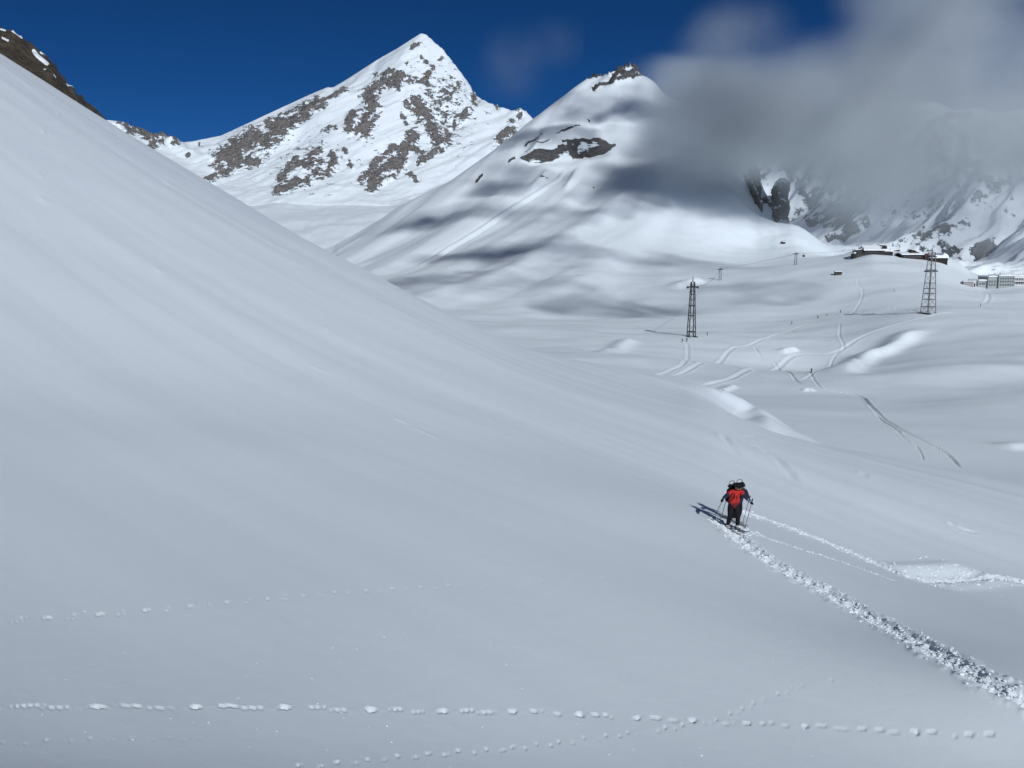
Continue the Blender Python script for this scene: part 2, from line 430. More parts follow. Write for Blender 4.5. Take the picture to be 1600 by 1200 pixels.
# the ski tourers' trail: a trodden trench, rough inside, with the turned-out snow lying beside it
LOWER = [(1128, 812), (1140, 826), (1152, 838), (1175, 858), (1230, 893), (1300, 930), (1400, 985), (1500, 1040), (1600, 1090), (1700, 1140), (1830, 1205)]
UPPER = [(1150, 800), (1180, 806), (1250, 832), (1320, 860), (1380, 886), (1420, 903), (1480, 905), (1540, 903), (1600, 910), (1700, 925), (1850, 945)]
MIDDLE = [(1190, 838), (1250, 858), (1320, 880), (1400, 908)]
def trench(px_pts, w, depth, rough, fade=.04):
    pts = near.line(px_pts); m = near.near(pts, w * 3)
    X, Y = near.X[m], near.Y[m]
    d, sd, al, L = seg_dist(X, Y, pts)
    env = sstep(0, fade * L, al)
    wob = w * (1 + .25 * fbm(al / .9, sd * 3.0, 2, 31))
    core = 1 - sstep(.6, 1.1, d / wob)
    rim = np.exp(-((d / wob - 1.35) / .38) ** 2)
    r = ridged(X / .34, Y / .34, 3, 41)
    step = np.sin(al / .62 * 2 * math.pi + sd * 1.6)
    near.Z[m] += env * (core * (-depth + rough * (r - .5) + .03 * step) + rim * (.30 * depth + rough * .9 * np.maximum(fbm(X / .22, Y / .22, 3, 47), -.1)))
    return pts
lower_line = trench(LOWER, .33, .11, .055)
upper_line = trench(UPPER, .34, .11, .055)
middle_line = trench(MIDDLE, .10, .03, .02, .2)
scoop = near.line([(1418, 902), (1460, 903), (1505, 899), (1535, 893)])
near.stroke(scoop, .75, -.26, .2, .25)                # smooth scooped bank where someone slid

# ------------------------------------------------------------------ the valley and the cloud-capped mountain behind it
vu = np.r_[np.linspace(-.62, -.22, 40, endpoint=False), np.linspace(-.22, .64, 760), np.linspace(.64, 1.3, 50)[1:]]
valley = Sheet(vu, row_grid([(58, 110, 30), (110, 200, 80), (200, 420, 230), (420, 700, 90), (700, 1500, 180), (1500, 2600, 30)]))
vc = [  # valley floor: (column, row, metres)
    (1500, 733, 132), (1600, 752, 118), (1300, 695, 140), (1450, 690, 150), (1390, 655, 182), (1350, 622, 225), (1600, 640, 200), (1600, 700, 150),
    (1180, 655, 170), (1100, 605, 235), (1268, 580, 340), (1185, 545, 370), (1000, 560, 300), (1450, 560, 300), (1600, 560, 300), (1600, 500, 400),
    (1080, 525, 400), (1450, 488, 418), (1237, 505, 470), (1313, 490, 490), (1400, 455, 520), (1310, 430, 600), (1530, 480, 450), (1540, 455, 560),
    (1125, 437, 640), (1243, 413, 700), (1225, 381, 900), (1370, 398, 715), (1445, 418, 620), (1560, 451, 600), (1600, 452, 610),
    (1290, 384, 930), (1480, 402, 690), (1510, 425, 660),
    # the mountain's foot and face
    (800, 548, 330), (740, 512, 420), (900, 500, 500), (640, 455, 620), (760, 470, 560), (1000, 470, 560), (560, 412, 800), (1060, 440, 640), (1150, 400, 800),
    (700, 380, 800), (800, 400, 740), (900, 380, 770), (1000, 380, 790), (1100, 360, 860), (820, 300, 960), (950, 300, 950), (1070, 290, 960), (1150, 300, 960),
    (740, 310, 960), (890, 255, 1040), (1000, 230, 1090), (1120, 225, 1080),
    # crest, from the left foot over the summit to the cliff
    (400, 420, 1000), (530, 388, 1010), (620, 333, 1040), (700, 287, 1080), (760, 246, 1110), (830, 191, 1170), (880, 152, 1210), (925, 123, 1240), (985, 105, 1280), (1060, 160, 1250), (1110, 192, 1190), (1160, 232, 1110)]
VP = [world_at(*c) for c in vc]
for px, py, d, k, drop in [(530, 388, 1010, 1.25, .08), (620, 333, 1040, 1.25, .12), (700, 287, 1080, 1.25, .14), (830, 191, 1170, 1.25, .16), (985, 105, 1280, 1.25, .18), (1110, 192, 1190, 1.25, .16),
                           (1290, 384, 930, 1.2, .10), (1370, 398, 715, 1.35, .05), (1480, 402, 690, 1.3, .10), (1600, 440, 640, 1.3, .12), (1235, 350, 960, 1.02, .06), (1285, 384, 930, .97, .01),
                           (985, 105, 1280, 1.8, .30), (1400, 388, 800, 1.8, .25), (620, 333, 1040, 1.8, .2)]:
    u, t = ray(px, py); VP.append(np.array([u * d * k, d * k, (t - drop) * d * k]))
VP = np.array(VP)
valley.Z = tps_fit(VP[:, :2] / 400, VP[:, 2], lam=2e-3)(valley.X / 400, valley.Y / 400)
VAL_SIL = [(440, 425), (520, 393), (560, 370), (620, 333), (700, 287), (760, 246), (800, 216), (830, 191), (860, 168), (890, 144), (915, 124), (930, 117), (945, 116), (955, 120), (968, 108), (978, 98), (990, 97), (1000, 108), (1006, 118),
           (1020, 132), (1050, 152), (1100, 182), (1140, 210), (1160, 228), (1178, 262), (1195, 300), (1215, 328), (1235, 346), (1262, 362), (1284, 381), (1330, 386), (1400, 391), (1480, 399), (1500, 410), (1515, 424), (1545, 434), (1600, 438), (1700, 450)]
VAL_DEP = [(400, 1000), (530, 1010), (620, 1040), (700, 1080), (830, 1170), (925, 1240), (985, 1280), (1060, 1260), (1110, 1210), (1160, 1120), (1215, 1000), (1290, 930), (1370, 780), (1480, 690), (1600, 640), (1800, 640)]
valley.silhouette(VAL_SIL, VAL_DEP, .72, 3, 24)
valley.silhouette(VAL_SIL, VAL_DEP, .965, 2, 1)
# long wind-packed ribs down the mountain face, heightened to imitate cloud-shadow streaks, rolling dunes in the valley
A = valley.hit(880, 262); B = valley.hit(640, 425)
dv = (B - A)[:2]; dv /= np.hypot(*dv)
al = valley.X * dv[0] + valley.Y * dv[1]; ac = -valley.X * dv[1] + valley.Y * dv[0]
pxv, pyv = project(valley.X, valley.Y, valley.Z)
face = sstep(470, 640, valley.Y) * (1 - sstep(1020, 1120, pxv + .6 * (pyv - 300))) * (1 - sstep(1300, 1500, valley.Y))
valley.Z += face * (fbm(al / 420, ac / 85, 2, 5) * 9.5 + fbm(al / 300, ac / 38, 2, 9) * 1.9 + fbm(al / 75, ac / 12, 3, 15) * .28)
floor = 1 - sstep(620, 900, valley.Y)
valley.Z += floor * sstep(100, 240, valley.Y) * (fbm(valley.X / 95, valley.Y / 75, 3, 17) * 1.7 + fbm(valley.X / 34, valley.Y / 30, 3, 19) * .3)
valley.Z += sstep(600, 900, valley.Y) * sstep(1000, 1120, pxv) * fbm(valley.X / 70, valley.Y / 70, 4, 29) * 2.5
# drifts whose steep side catches the sun
VB = [([(1312, 592), (1345, 570), (1385, 553), (1415, 532), (1440, 518), (1470, 512)], 10, 5, 3.6), ([(1222, 552), (1236, 548), (1250, 549)], 4, 2.5, 1.7), ([(1120, 615), (1135, 610), (1150, 603)], 3, 1.5, .8),
      ([(1570, 702), (1590, 699), (1640, 700)], 4, 2.0, .8), ([(1050, 452), (1070, 446), (1100, 438)], 10, 6, 3.0), ([(940, 553), (970, 543), (995, 530)], 6, 4, 2.0), ([(1255, 612), (1263, 610), (1272, 612)], 1.5, 1, .7),
      ]
for pts, wi, wo, h in VB: valley.bank(valley.line(pts), wi, wo, h, -1, .2)
valley.mound(1500, 590, 34, 14, 3.5, .3)
# ski pistes and skin tracks
PISTE = [([(1045, 590), (1090, 570), (1140, 548), (1175, 538), (1240, 515), (1320, 492), (1400, 482), (1445, 492)], 1.4, .55), ([(1095, 605), (1150, 588), (1230, 562), (1300, 552), (1340, 530), (1385, 512), (1450, 495), (1500, 488)], 1.6, .55),
         ([(1250, 595), (1270, 583), (1300, 565), (1318, 545), (1312, 525), (1313, 505)], .9, .40), ([(1022, 588), (1050, 578), (1070, 565), (1075, 545), (1070, 533)], 1.2, .45),
         ([(1330, 490), (1345, 470), (1348, 455), (1342, 445), (1340, 436)], 1.0, .45), ([(1380, 470), (1398, 458), (1405, 455)], 1.0, .35), ([(1535, 475), (1545, 462), (1530, 452), (1500, 442), (1460, 437)], 1.6, .5),
         ([(1395, 400), (1408, 412), (1430, 428), (1445, 434)], 1.2, .5), ([(1260, 498), (1310, 492), (1380, 488), (1440, 486)], .9, .35)]
for pts, w, d in PISTE: valley.stroke(valley.line(pts), w * .72, -d * .5, .03, .5)
SKIN = [([(1178, 542), (1190, 558), (1215, 575), (1240, 590), (1262, 602), (1300, 612), (1340, 618), (1356, 628), (1375, 648), (1410, 672), (1450, 693), (1480, 710), (1503, 732)], .45, .34), ([(1396, 668), (1410, 682), (1422, 692)], .25, .2), ([(1432, 697), (1438, 706), (1443, 718)], .25, .2),
        ([(1250, 580), (1275, 598), (1300, 611)], .4, .25), ([(1350, 622), (1372, 650), (1408, 676)], .4, .3)]
for pts, w, d in SKIN: valley.stroke(valley.line(pts), w * .85, -d * .95, .02, .3, 190)
# the avalanche runnel on the mountain face
valley.stroke(valley.line([(884, 262), (872, 280), (850, 294), (800, 325), (740, 365), (690, 395), (650, 418)]), 3.2, 1.5, .1, .7)
valley.stroke(valley.line([(905, 262), (893, 285), (878, 302)]), 7, 5.0, .3)
valley.stroke(valley.line([(860, 262), (840, 285), (822, 300)]), 6, 3.0, .3)

VC2 = Crop(600, 80, 2.667); VC3 = Crop(1100, 0, 2.858)
v_rock = np.maximum(
    rock_strokes(valley, [([(572, 447), (640, 443), (700, 438), (745, 424)], 7), ([(745, 410), (800, 404), (870, 400), (962, 392)], 7.5), ([(790, 427), (870, 417), (945, 403)], 8), ([(730, 428), (800, 416)], 7), ([(590, 421), (640, 407), (690, 402)], 5), ([(588, 396), (610, 376), (662, 362)], 6), ([(720, 366), (760, 351), (812, 328)], 7), ([(850, 290), (858, 312)], 5),
                          ([(850, 112), (880, 106), (935, 95)], 8), ([(960, 98), (1000, 66), (1030, 52), (1072, 92)], 15), ([(990, 100), (1040, 90)], 14), ([(870, 155), (950, 122), (1060, 105)], 9), ([(385, 545), (410, 515)], 6), ([(520, 460), (545, 445)], 6), ([(655, 520), (680, 525)], 6), ([(875, 568)], 5)], VC2),
    rock_strokes(valley, [([(215, 690), (225, 760), (240, 830), (240, 900)], 22), ([(352, 800), (350, 870), (330, 940), (325, 970)], 30), ([(270, 895), (310, 910)], 22), ([(375, 950), (395, 975)], 9), ([(505, 1040), (515, 1050)], 7)], VC3))
valley.rock = v_rock
band = np.clip(v_rock + .3, 0, 1)
valley.Z += band * (ridged(valley.X / 14, valley.Y / 14, 4, 53) - .8) * (2.2 + 4.5 * sstep(190, 130, pyv))
# the dark rock band on the face is a real step in the mountain
step_line = valley.line([(812, 246), (840, 246), (880, 240), (900, 236), (958, 228)])
m = valley.near(step_line, 90)
d, sd, al2, L = seg_dist(valley.X[m], valley.Y[m], step_line)
env = sstep(0, .15 * L, al2) * (1 - sstep(.85 * L, L, al2 + 1e-6))
q = d * sd
valley.Z[m] += env * 9.0 * (sstep(-3, 3, q) * (1 - sstep(3, 75, q)) - .55 * (1 - sstep(-4, 0, q)) * sstep(-28, -4, q))
valley_o = valley.mesh('snow_valley', M['valley'], 'snow valley with ski tracks rising to the cloud-capped snow mountain')

# ------------------------------------------------------------------ the pyramid peak
peak = Sheet(np.linspace(-.56, .16, 440), row_grid([(1900, 3000, 60), (3000, 4050, 300), (4050, 5200, 24)]))
pc = [(660, 51, 4000), (690, 77, 3985), (720, 115, 3950), (744, 150, 3900), (777, 166, 3850), (800, 176, 3800), (814, 170, 3780), (833, 185, 3760), (900, 215, 3760), (1000, 240, 3800),
      (590, 95, 4030), (517, 135, 4040), (488, 146, 4030), (440, 168, 4000), (395, 189, 3960), (345, 212, 3900), (283, 223, 3820), (240, 210, 3700), (200, 196, 3600), (168, 188, 3560), (60, 170, 3550), (-60, 150, 3550),
      (628, 88, 3880), (626, 115, 3800), (581, 142, 3760), (519, 154, 3760), (449, 193, 3700), (395, 212, 3660), (341, 247, 3560), (300, 262, 3500),
      (655, 90, 3870), (690, 120, 3850), (720, 160, 3760), (700, 200, 3620), (665, 175, 3640), (640, 150, 3690),
      (540, 180, 3640), (500, 200, 3590), (470, 225, 3560), (434, 262, 3430), (400, 285, 3300),
      (581, 175, 3600), (550, 210, 3480), (520, 240, 3390), (480, 262, 3300), (440, 292, 3180), (520, 270, 3260), (560, 260, 3310),
      (620, 200, 3540), (600, 240, 3410), (640, 240, 3420), (595, 285, 3210), (651, 282, 3230), (690, 235, 3420), (640, 262, 3330),
      (368, 297, 3150), (434, 317, 3000), (510, 325, 2960), (589, 324, 2970), (640, 312, 3060), (666, 301, 3120), (744, 262, 3300), (720, 225, 3480), (765, 200, 3640), (783, 231, 3450), (800, 205, 3600), (850, 230, 3450),
      (300, 290, 3200), (240, 240, 3450), (200, 215, 3500), (330, 330, 2960),
      (430, 345, 2620), (520, 345, 2560), (600, 333, 2700), (640, 333, 2750), (700, 310, 2900), (900, 340, 2800), (1000, 340, 2900), (200, 330, 2750), (0, 330, 2750), (-60, 330, 2700),
      (420, 420, 1800), (620, 420, 1800), (420, 400, 2250), (620, 400, 2250), (1050, 400, 2250), (100, 400, 2250), (-120, 400, 2250)]
PP = [world_at(*c) for c in pc]
for px, py, d in [(-60, 150, 3550), (60, 170, 3550), (168, 188, 3560), (283, 223, 3820), (395, 189, 3960), (517, 135, 4040), (660, 51, 4000), (744, 150, 3900), (833, 185, 3760), (1000, 240, 3800)]:
    for k, drop in ((1.09, .05), (1.5, .2)):
        u, t = ray(px, py); PP.append(np.array([u * d * k, d * k, (t - drop) * d * k]))
PP = np.array(PP)
zf = facet_fit(PP[:, :2], PP[:, 2], peak.X, peak.Y)
bad = np.isnan(zf); zf[bad] = 0.0
zf = np.where(bad, -200.0, zf)
peak.Z = .7 * blur(zf, 1, 1) + .3 * blur(zf, 7, 2)
PEAK_SIL = [(-60, 150), (60, 170), (150, 186), (180, 189), (190, 190), (205, 197), (220, 200), (232, 206), (243, 209), (252, 206), (262, 213), (272, 218), (281, 223), (300, 221), (345, 212), (395, 189), (440, 168), (488, 146), (512, 136), (520, 137), (545, 122), (590, 93), (620, 76), (645, 60), (658, 52), (666, 54), (680, 67), (692, 77), (720, 113), (738, 138), (745, 150), (762, 160), (777, 165), (800, 173), (812, 169), (820, 172), (833, 186), (900, 215)]
PEAK_DEP = [(-60, 3550), (168, 3560), (283, 3820), (395, 3960), (517, 4040), (660, 4000), (744, 3900), (833, 3760), (1000, 3800)]
PC1 = Crop(240, 30, 2.5806); PC7 = Crop(0, 20, 4.706)
STR = [([(275, 565), (340, 520), (400, 480), (445, 495)], 40), ([(440, 490), (520, 455), (548, 432)], 30), ([(300, 575), (420, 572)], 24), ([(215, 655), (270, 630), (320, 605)], 16), ([(330, 590), (350, 560)], 18),
       ([(470, 435), (560, 400), (640, 352), (665, 342)], 26), ([(690, 328), (775, 293)], 13), ([(880, 287), (930, 257), (992, 240)], 24), ([(890, 228), (965, 215)], 9), ([(560, 420), (620, 390)], 14),
       ([(868, 310), (882, 350), (858, 400), (850, 455)], 30), ([(805, 388), (785, 440)], 22), ([(990, 240), (987, 292)], 12), ([(915, 350)], 12), ([(820, 445)], 14), ([(890, 395)], 14),
       ([(505, 692), (600, 655), (672, 625)], 22), ([(505, 640), (600, 585), (672, 528)], 13), ([(600, 605), (672, 582)], 11), ([(700, 625), (730, 572), (722, 548)], 15), ([(540, 600), (580, 575)], 10), ([(770, 525)], 10), ([(690, 450), (730, 440)], 12), ([(790, 580), (800, 600)], 10),
       ([(880, 665), (930, 612), (990, 560), (1040, 492), (1052, 470)], 25), ([(838, 645), (900, 580), (965, 515)], 16), ([(905, 662), (965, 640)], 12), ([(978, 600), (1002, 570)], 24), ([(1050, 520), (1085, 545)], 12), ([(1020, 620), (1060, 655)], 9),
       ([(1000, 220), (1040, 260), (1085, 262), (1112, 228)], 12), ([(1055, 345), (1100, 398), (1132, 440), (1152, 505)], 30), ([(1098, 178), (1125, 200)], 12), ([(1180, 445), (1190, 495)], 12), ([(1135, 540), (1070, 585)], 11), ([(1140, 330), (1200, 330), (1232, 258)], 8),
       ([(1290, 305), (1297, 345)], 13), ([(1272, 370), (1240, 412)], 11), ([(1040, 122), (1078, 98)], 7), ([(1160, 150)], 9), ([(1010, 330), (1030, 360)], 10), ([(1170, 290), (1190, 310)], 9), ([(1210, 430), (1215, 400)], 8), ([(1080, 160)], 8), ([(1020, 185)], 7), ([(1110, 235), (1105, 260)], 14), ([(1000, 380), (1020, 420)], 9),
       ([(1478, 372)], 15), ([(1392, 492), (1442, 462)], 22), ([(1446, 410)], 13), ([(1385, 352)], 7), ([(135, 543)], 8), ([(185, 500)], 6)]
STR7 = [([(870, 835), (940, 828)], 14), ([(950, 880), (1000, 850), (1090, 870), (1120, 900)], 36), ([(1040, 930), (1100, 940)], 20), ([(1160, 900), (1210, 890), (1290, 945)], 26), ([(1060, 985), (1200, 960)], 14), ([(1390, 1035)], 9), ([(1490, 965)], 9)]
err_pk = peak.silhouette(PEAK_SIL, PEAK_DEP, .93, 3, 1)
r = np.maximum(rock_strokes(peak, STR, PC1), rock_strokes(peak, STR7, PC7))
pxp, pyp = project(peak.X, peak.Y, peak.Z)
zone = np.exp(-(((pxp - 690) / 55) ** 2 + ((pyp - 165) / 75) ** 2)) * .95 - .95          # broken rocks scattered on the right-hand rib
zone = np.maximum(zone, np.exp(-(((pxp - 490) / 70) ** 2 + ((pyp - 255) / 45) ** 2)) * .75 - .95)
r = np.maximum(r, zone); r = np.maximum(r, -2.0)
peak.rock = r
rk = sstep(-.7, .5, r)
sx = peak.X + .7 * peak.Z; sz = peak.Z - .6 * peak.X
peak.Z += rk * ((ridged(sx / 150, sz / 52 + peak.Y / 90, 4, 61) - .7) * 17 + fbm(peak.X / 24, peak.Z / 18, 3, 67) * 8) + (1 - rk) * fbm(peak.X / 170, peak.Y / 170, 4, 71) * 7 + fbm(peak.X / 60, peak.Y / 90, 3, 73) * 2 + fbm((peak.X + .75 * peak.Z) / 420, (peak.Z - .55 * peak.X) / 75, 3, 77) * 11 * sstep(2950, 3150, peak.Y)
peak.silhouette(PEAK_SIL, PEAK_DEP, .96, 1, 1)
peak_o = peak.mesh('mountain_peak', M['peak'], 'pyramid-shaped snow peak with brown rock bands far behind the valley')

# ------------------------------------------------------------------ the brown rock ridge behind the slope, far left
ridge = Sheet(np.linspace(-.82, -.40, 230), row_grid([(250, 330, 40), (330, 420, 130), (420, 640, 30)]))
RC = [(-200, -30, 420), (0, 45, 400), (30, 60, 396), (75, 105, 390), (120, 150, 385), (165, 186, 380), (200, 230, 376), (280, 300, 370), (-200, 60, 335), (0, 110, 330), (60, 150, 330), (120, 190, 330), (170, 220, 330), (280, 330, 325),
      (-200, 200, 262), (100, 260, 262), (280, 400, 262)]
RP = [world_at(*c) for c in RC]
for c in RC[:8]:
    u, t = ray(c[0], c[1]); RP.append(np.array([u * c[2] * 1.3, c[2] * 1.3, (t - .12) * c[2] * 1.3]))
RP = np.array(RP)
ridge.Z = tps_fit(RP[:, :2] / 100, RP[:, 2], lam=1e-3)(ridge.X / 100, ridge.Y / 100)
ridge.Z += (ridged(ridge.X / 26, ridge.Y / 26, 5, 81) - .8) * 2.2 + fbm(ridge.X / 5, ridge.Y / 5, 3, 83) * .7
RID_SIL = [(-200, -30), (-60, 20), (0, 44), (18, 46), (30, 55), (52, 70), (66, 82), (82, 96), (100, 122), (118, 142), (135, 158), (150, 170), (160, 180), (167, 188), (185, 215), (260, 290)]
ridge.silhouette(RID_SIL, [(-200, 420), (0, 400), (165, 380), (280, 370)], .8)
snow = rock_strokes(ridge, [([(95, 135), (125, 155), (160, 183)], 9), ([(245, 275), (275, 315), (310, 345), (345, 375)], 15), ([(20, 185), (60, 205)], 9), ([(490, 530), (545, 535)], 7), ([(540, 655), (570, 660)], 8), ([(330, 415)], 8), ([(400, 465)], 6), ([(0, 120), (40, 130)], 8), ([(295, 290), (325, 308)], 6), ([(165, 258)], 6)], PC7)
ridge.rock = np.clip(.75 - 1.6 * np.clip(snow + .25, 0, 2), -1.5, 1.0)
ridge_o = ridge.mesh('rock_ridge', M['ridge'], 'dark brown rocky ridge above the snow slope in the top left corner')

# ------------------------------------------------------------------ the shaded cliffs under the cloud, far right
cl = Sheet(np.linspace(.22, .95, 330), row_grid([(1200, 1500, 20), (1500, 2900, 280), (2900, 3600, 12)]))
CC = [(1180, 384, 2500), (1230, 386, 2400), (1290, 394, 2250), (1350, 402, 2080), (1450, 408, 1880), (1520, 428, 1700), (1600, 442, 1560), (1800, 442, 1450),
      (1180, 330, 2700), (1280, 320, 2560), (1350, 310, 2380), (1450, 315, 2180), (1550, 340, 1960), (1650, 340, 1820), (1800, 330, 1700),
      (1180, 220, 2900), (1290, 210, 2760), (1350, 200, 2600), (1450, 200, 2420), (1600, 210, 2180), (1800, 220, 2000), (1200, 470, 1500), (1500, 490, 1350), (1800, 500, 1200)]
CPt = [world_at(*c) for c in CC]
for c in CC[15:21]:
    u, t = ray(c[0], c[1]); CPt.append(np.array([u * c[2] * 1.25, c[2] * 1.25, (t - .12) * c[2] * 1.25]))
CPt = np.array(CPt)
cl.Z = tps_fit(CPt[:, :2] / 500, CPt[:, 2], lam=1e-3)(cl.X / 500, cl.Y / 500)
w = fbm(cl.X / 260, cl.Y / 260, 3, 91) * 45
up = sstep(1450, 1650, cl.Y)
ala = cl.X * .18 - cl.Y * .98; aca = cl.X * .98 + cl.Y * .18
spur = ridged((ala + w) / 210, aca / 900, 4, 93, .5)
cl.Z += up * ((spur - .6) * 42 + fbm(ala / 60, aca / 140, 3, 97) * 7 + fbm(ala / 22, aca / 45, 3, 99) * 4.5)
gy, gx = np.gradient(cl.Z); sl = np.hypot(gy / np.gradient(cl.Y, axis=0), gx / np.gradient(cl.X, axis=1))
pxc, pyc = project(cl.X, cl.Y, cl.Z)
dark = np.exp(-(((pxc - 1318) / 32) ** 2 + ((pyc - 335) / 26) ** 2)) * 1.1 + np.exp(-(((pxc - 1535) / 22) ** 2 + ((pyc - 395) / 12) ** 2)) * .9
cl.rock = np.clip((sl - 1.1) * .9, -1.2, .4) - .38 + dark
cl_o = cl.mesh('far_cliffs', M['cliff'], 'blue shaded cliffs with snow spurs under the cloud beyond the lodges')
near_o = near.mesh('snow_slope', M['slope'], 'smooth snow slope with animal tracks falling from left to right')

# ------------------------------------------------------------------ things: helpers
M['wood'] = planks('dark_weathered_wood', (.013, .010, .008), (.030, .022, .018), .5)
M['stone'] = paint('grey_stone_wall', (.07, .066, .062), .85, noise=.25, scale=1.5)
M['render_grey'] = paint('grey_green_render', (.33, .36, .35), .8, noise=.08, scale=.6)
M['render_white'] = paint('white_render', (.72, .72, .70), .7, noise=.05, scale=.6)
M['render_mauve'] = paint('mauve_grey_render', (.34, .31, .33), .8, noise=.08, scale=.6)
M['brown'] = paint('brown_timber', (.07, .036, .027), .8, noise=.2, scale=2)
M['glass'] = paint('dark_window_glass', (.10, .11, .12), .25, noise=.2, scale=.5)
M['pale_glass'] = paint('pale_window_glass', (.45, .47, .48), .3, noise=.1, scale=.5)
M['steel'] = paint('galvanised_steel', (.22, .225, .23), .55, metal=.6, noise=.15, scale=.5)
M['dark_steel'] = paint('dark_painted_steel', (.055, .06, .065), .6, metal=.4, noise=.15, scale=.5)
M['cable'] = paint('cable_steel', (.06, .06, .065), .6, metal=.5, noise=.1, scale=.2)
M['cabin'] = paint('red_brown_cabin_paint', (.13, .045, .04), .5, noise=.1)
M['red'] = paint('red_shell_fabric', (.50, .022, .018), .7, noise=.12, scale=14, bump=.004)
M['red_dark'] = paint('dark_red_fabric', (.16, .015, .018), .8, noise=.15, scale=14, bump=.004)
M['navy'] = paint('navy_fabric', (.018, .022, .040), .8, noise=.2, scale=14, bump=.004)
M['grey_blue'] = paint('grey_blue_fabric', (.13, .17, .22), .8, noise=.15, scale=14, bump=.004)
M['black'] = paint('black_trouser_fabric', (.006, .006, .0075), .85, noise=.25, scale=12, bump=.004)
M['olive'] = paint('olive_pack_fabric', (.05, .052, .035), .8, noise=.2, scale=12)
M['skin'] = paint('tanned_skin', (.36, .19, .13), .55, noise=.06, scale=20)
M['boot'] = paint('pale_boot_plastic', (.42, .43, .44), .45, noise=.12, scale=16)
M['ski'] = paint('ski_topsheet', (.30, .31, .33), .4, noise=.3, scale=3)
M['pole'] = paint('pole_aluminium', (.10, .105, .11), .4, metal=.5, noise=.1)
M['chunk'] = snow_mat('broken_snow', 18.0, .01)

def link(o, parent=None):
    scene.collection.objects.link(o)
    if parent is not None: o.parent = parent
    return o
def mesh_obj(name, bm, mat, parent=None, smooth=False):
    me = bpy.data.meshes.new(name); bmesh.ops.recalc_face_normals(bm, faces=bm.faces); bm.to_mesh(me); bm.free()
    if smooth: me.polygons.foreach_set('use_smooth', [True] * len(me.polygons))
    for m in (mat if isinstance(mat, (list, tuple)) else [mat]): me.materials.append(m)
    return link(bpy.data.objects.new(name, me), parent)
def thing(name, label, cat, loc, rz=0.0, group=None):
    o = bpy.data.objects.new(name, None); o.empty_display_size = .3; link(o)
    o.location = loc; o.rotation_euler = (0, 0, rz); o['label'] = label; o['category'] = cat
    if group: o['group'] = group
    return o
def tag(o, label, cat, group=None):
    o['label'] = label; o['category'] = cat
    if group: o['group'] = group
    return o
def hexa(bm, a, b):
    """box between two corners"""
    (x0, y0, z0), (x1, y1, z1) = a, b
    v = [bm.verts.new(p) for p in ((x0, y0, z0), (x1, y0, z0), (x1, y1, z0), (x0, y1, z0), (x0, y0, z1), (x1, y0, z1), (x1, y1, z1), (x0, y1, z1))]
    for f in ((0, 3, 2, 1), (4, 5, 6, 7), (0, 1, 5, 4), (1, 2, 6, 5), (2, 3, 7, 6), (3, 0, 4, 7)): bm.faces.new([v[i] for i in f])
def box(name, a, b, mat, parent, bev=0.0):
    bm = bmesh.new(); hexa(bm, a, b)
    if bev: bmesh.ops.bevel(bm, geom=bm.edges[:], offset=bev, segments=2, affect='EDGES')
    return mesh_obj(name, bm, mat, parent)
def prism(name, profile, y0, y1, mat, parent, axis='y'):
    """a profile (x,z) drawn out along y (or (y,z) along x)"""
    bm = bmesh.new(); f = (lambda p, q: (p[0], q, p[1])) if axis == 'y' else (lambda p, q: (q, p[0], p[1]))
    A = [bm.verts.new(f(p, y0)) for p in profile]; B = [bm.verts.new(f(p, y1)) for p in profile]
    bm.faces.new(A); bm.faces.new(B[::-1]); k = len(A)
    for i in range(k): bm.faces.new((A[i], A[(i + 1) % k], B[(i + 1) % k], B[i]))
    return mesh_obj(name, bm, mat, parent)
def tube_into(bm, pts, r, seg=6):
    pts = [Vector(p) for p in pts]; rings = []
    for i, p in enumerate(pts):
        d = (pts[min(i + 1, len(pts) - 1)] - pts[max(i - 1, 0)]).normalized()
        a = d.orthogonal().normalized() if i == 0 else (rings[-1][1] - d * rings[-1][1].dot(d)).normalized()
        b = d.cross(a); rr = r[i] if isinstance(r, (list, tuple)) else r
        rings.append(([bm.verts.new(p + (a * math.cos(t) + b * math.sin(t)) * rr) for t in [2 * math.pi * k / seg for k in range(seg)]], a))
    for (A, _), (B, _) in zip(rings[:-1], rings[1:]):
        for k in range(seg): bm.faces.new((A[k], A[(k + 1) % seg], B[(k + 1) % seg], B[k]))
    bm.faces.new(rings[0][0][::-1]); bm.faces.new(rings[-1][0])
def tube(name, pts, r, mat, parent=None, seg=6, smooth=True):
    bm = bmesh.new(); tube_into(bm, pts, r, seg)
    return mesh_obj(name, bm, mat, parent, smooth)
def lathe(name, prof, mat, parent=None, seg=12, loc=(0, 0, 0)):
    bm = bmesh.new(); rings = []
    for r, z in prof: rings.append([bm.verts.new((loc[0] + r * math.cos(2 * math.pi * k / seg), loc[1] + r * math.sin(2 * math.pi * k / seg), loc[2] + z)) for k in range(seg)])
    for A, B in zip(rings[:-1], rings[1:]):
        for k in range(seg): bm.faces.new((A[k], A[(k + 1) % seg], B[(k + 1) % seg], B[k]))
    bm.faces.new(rings[0][::-1]); bm.faces.new(rings[-1])
    return mesh_obj(name, bm, mat, parent, True)

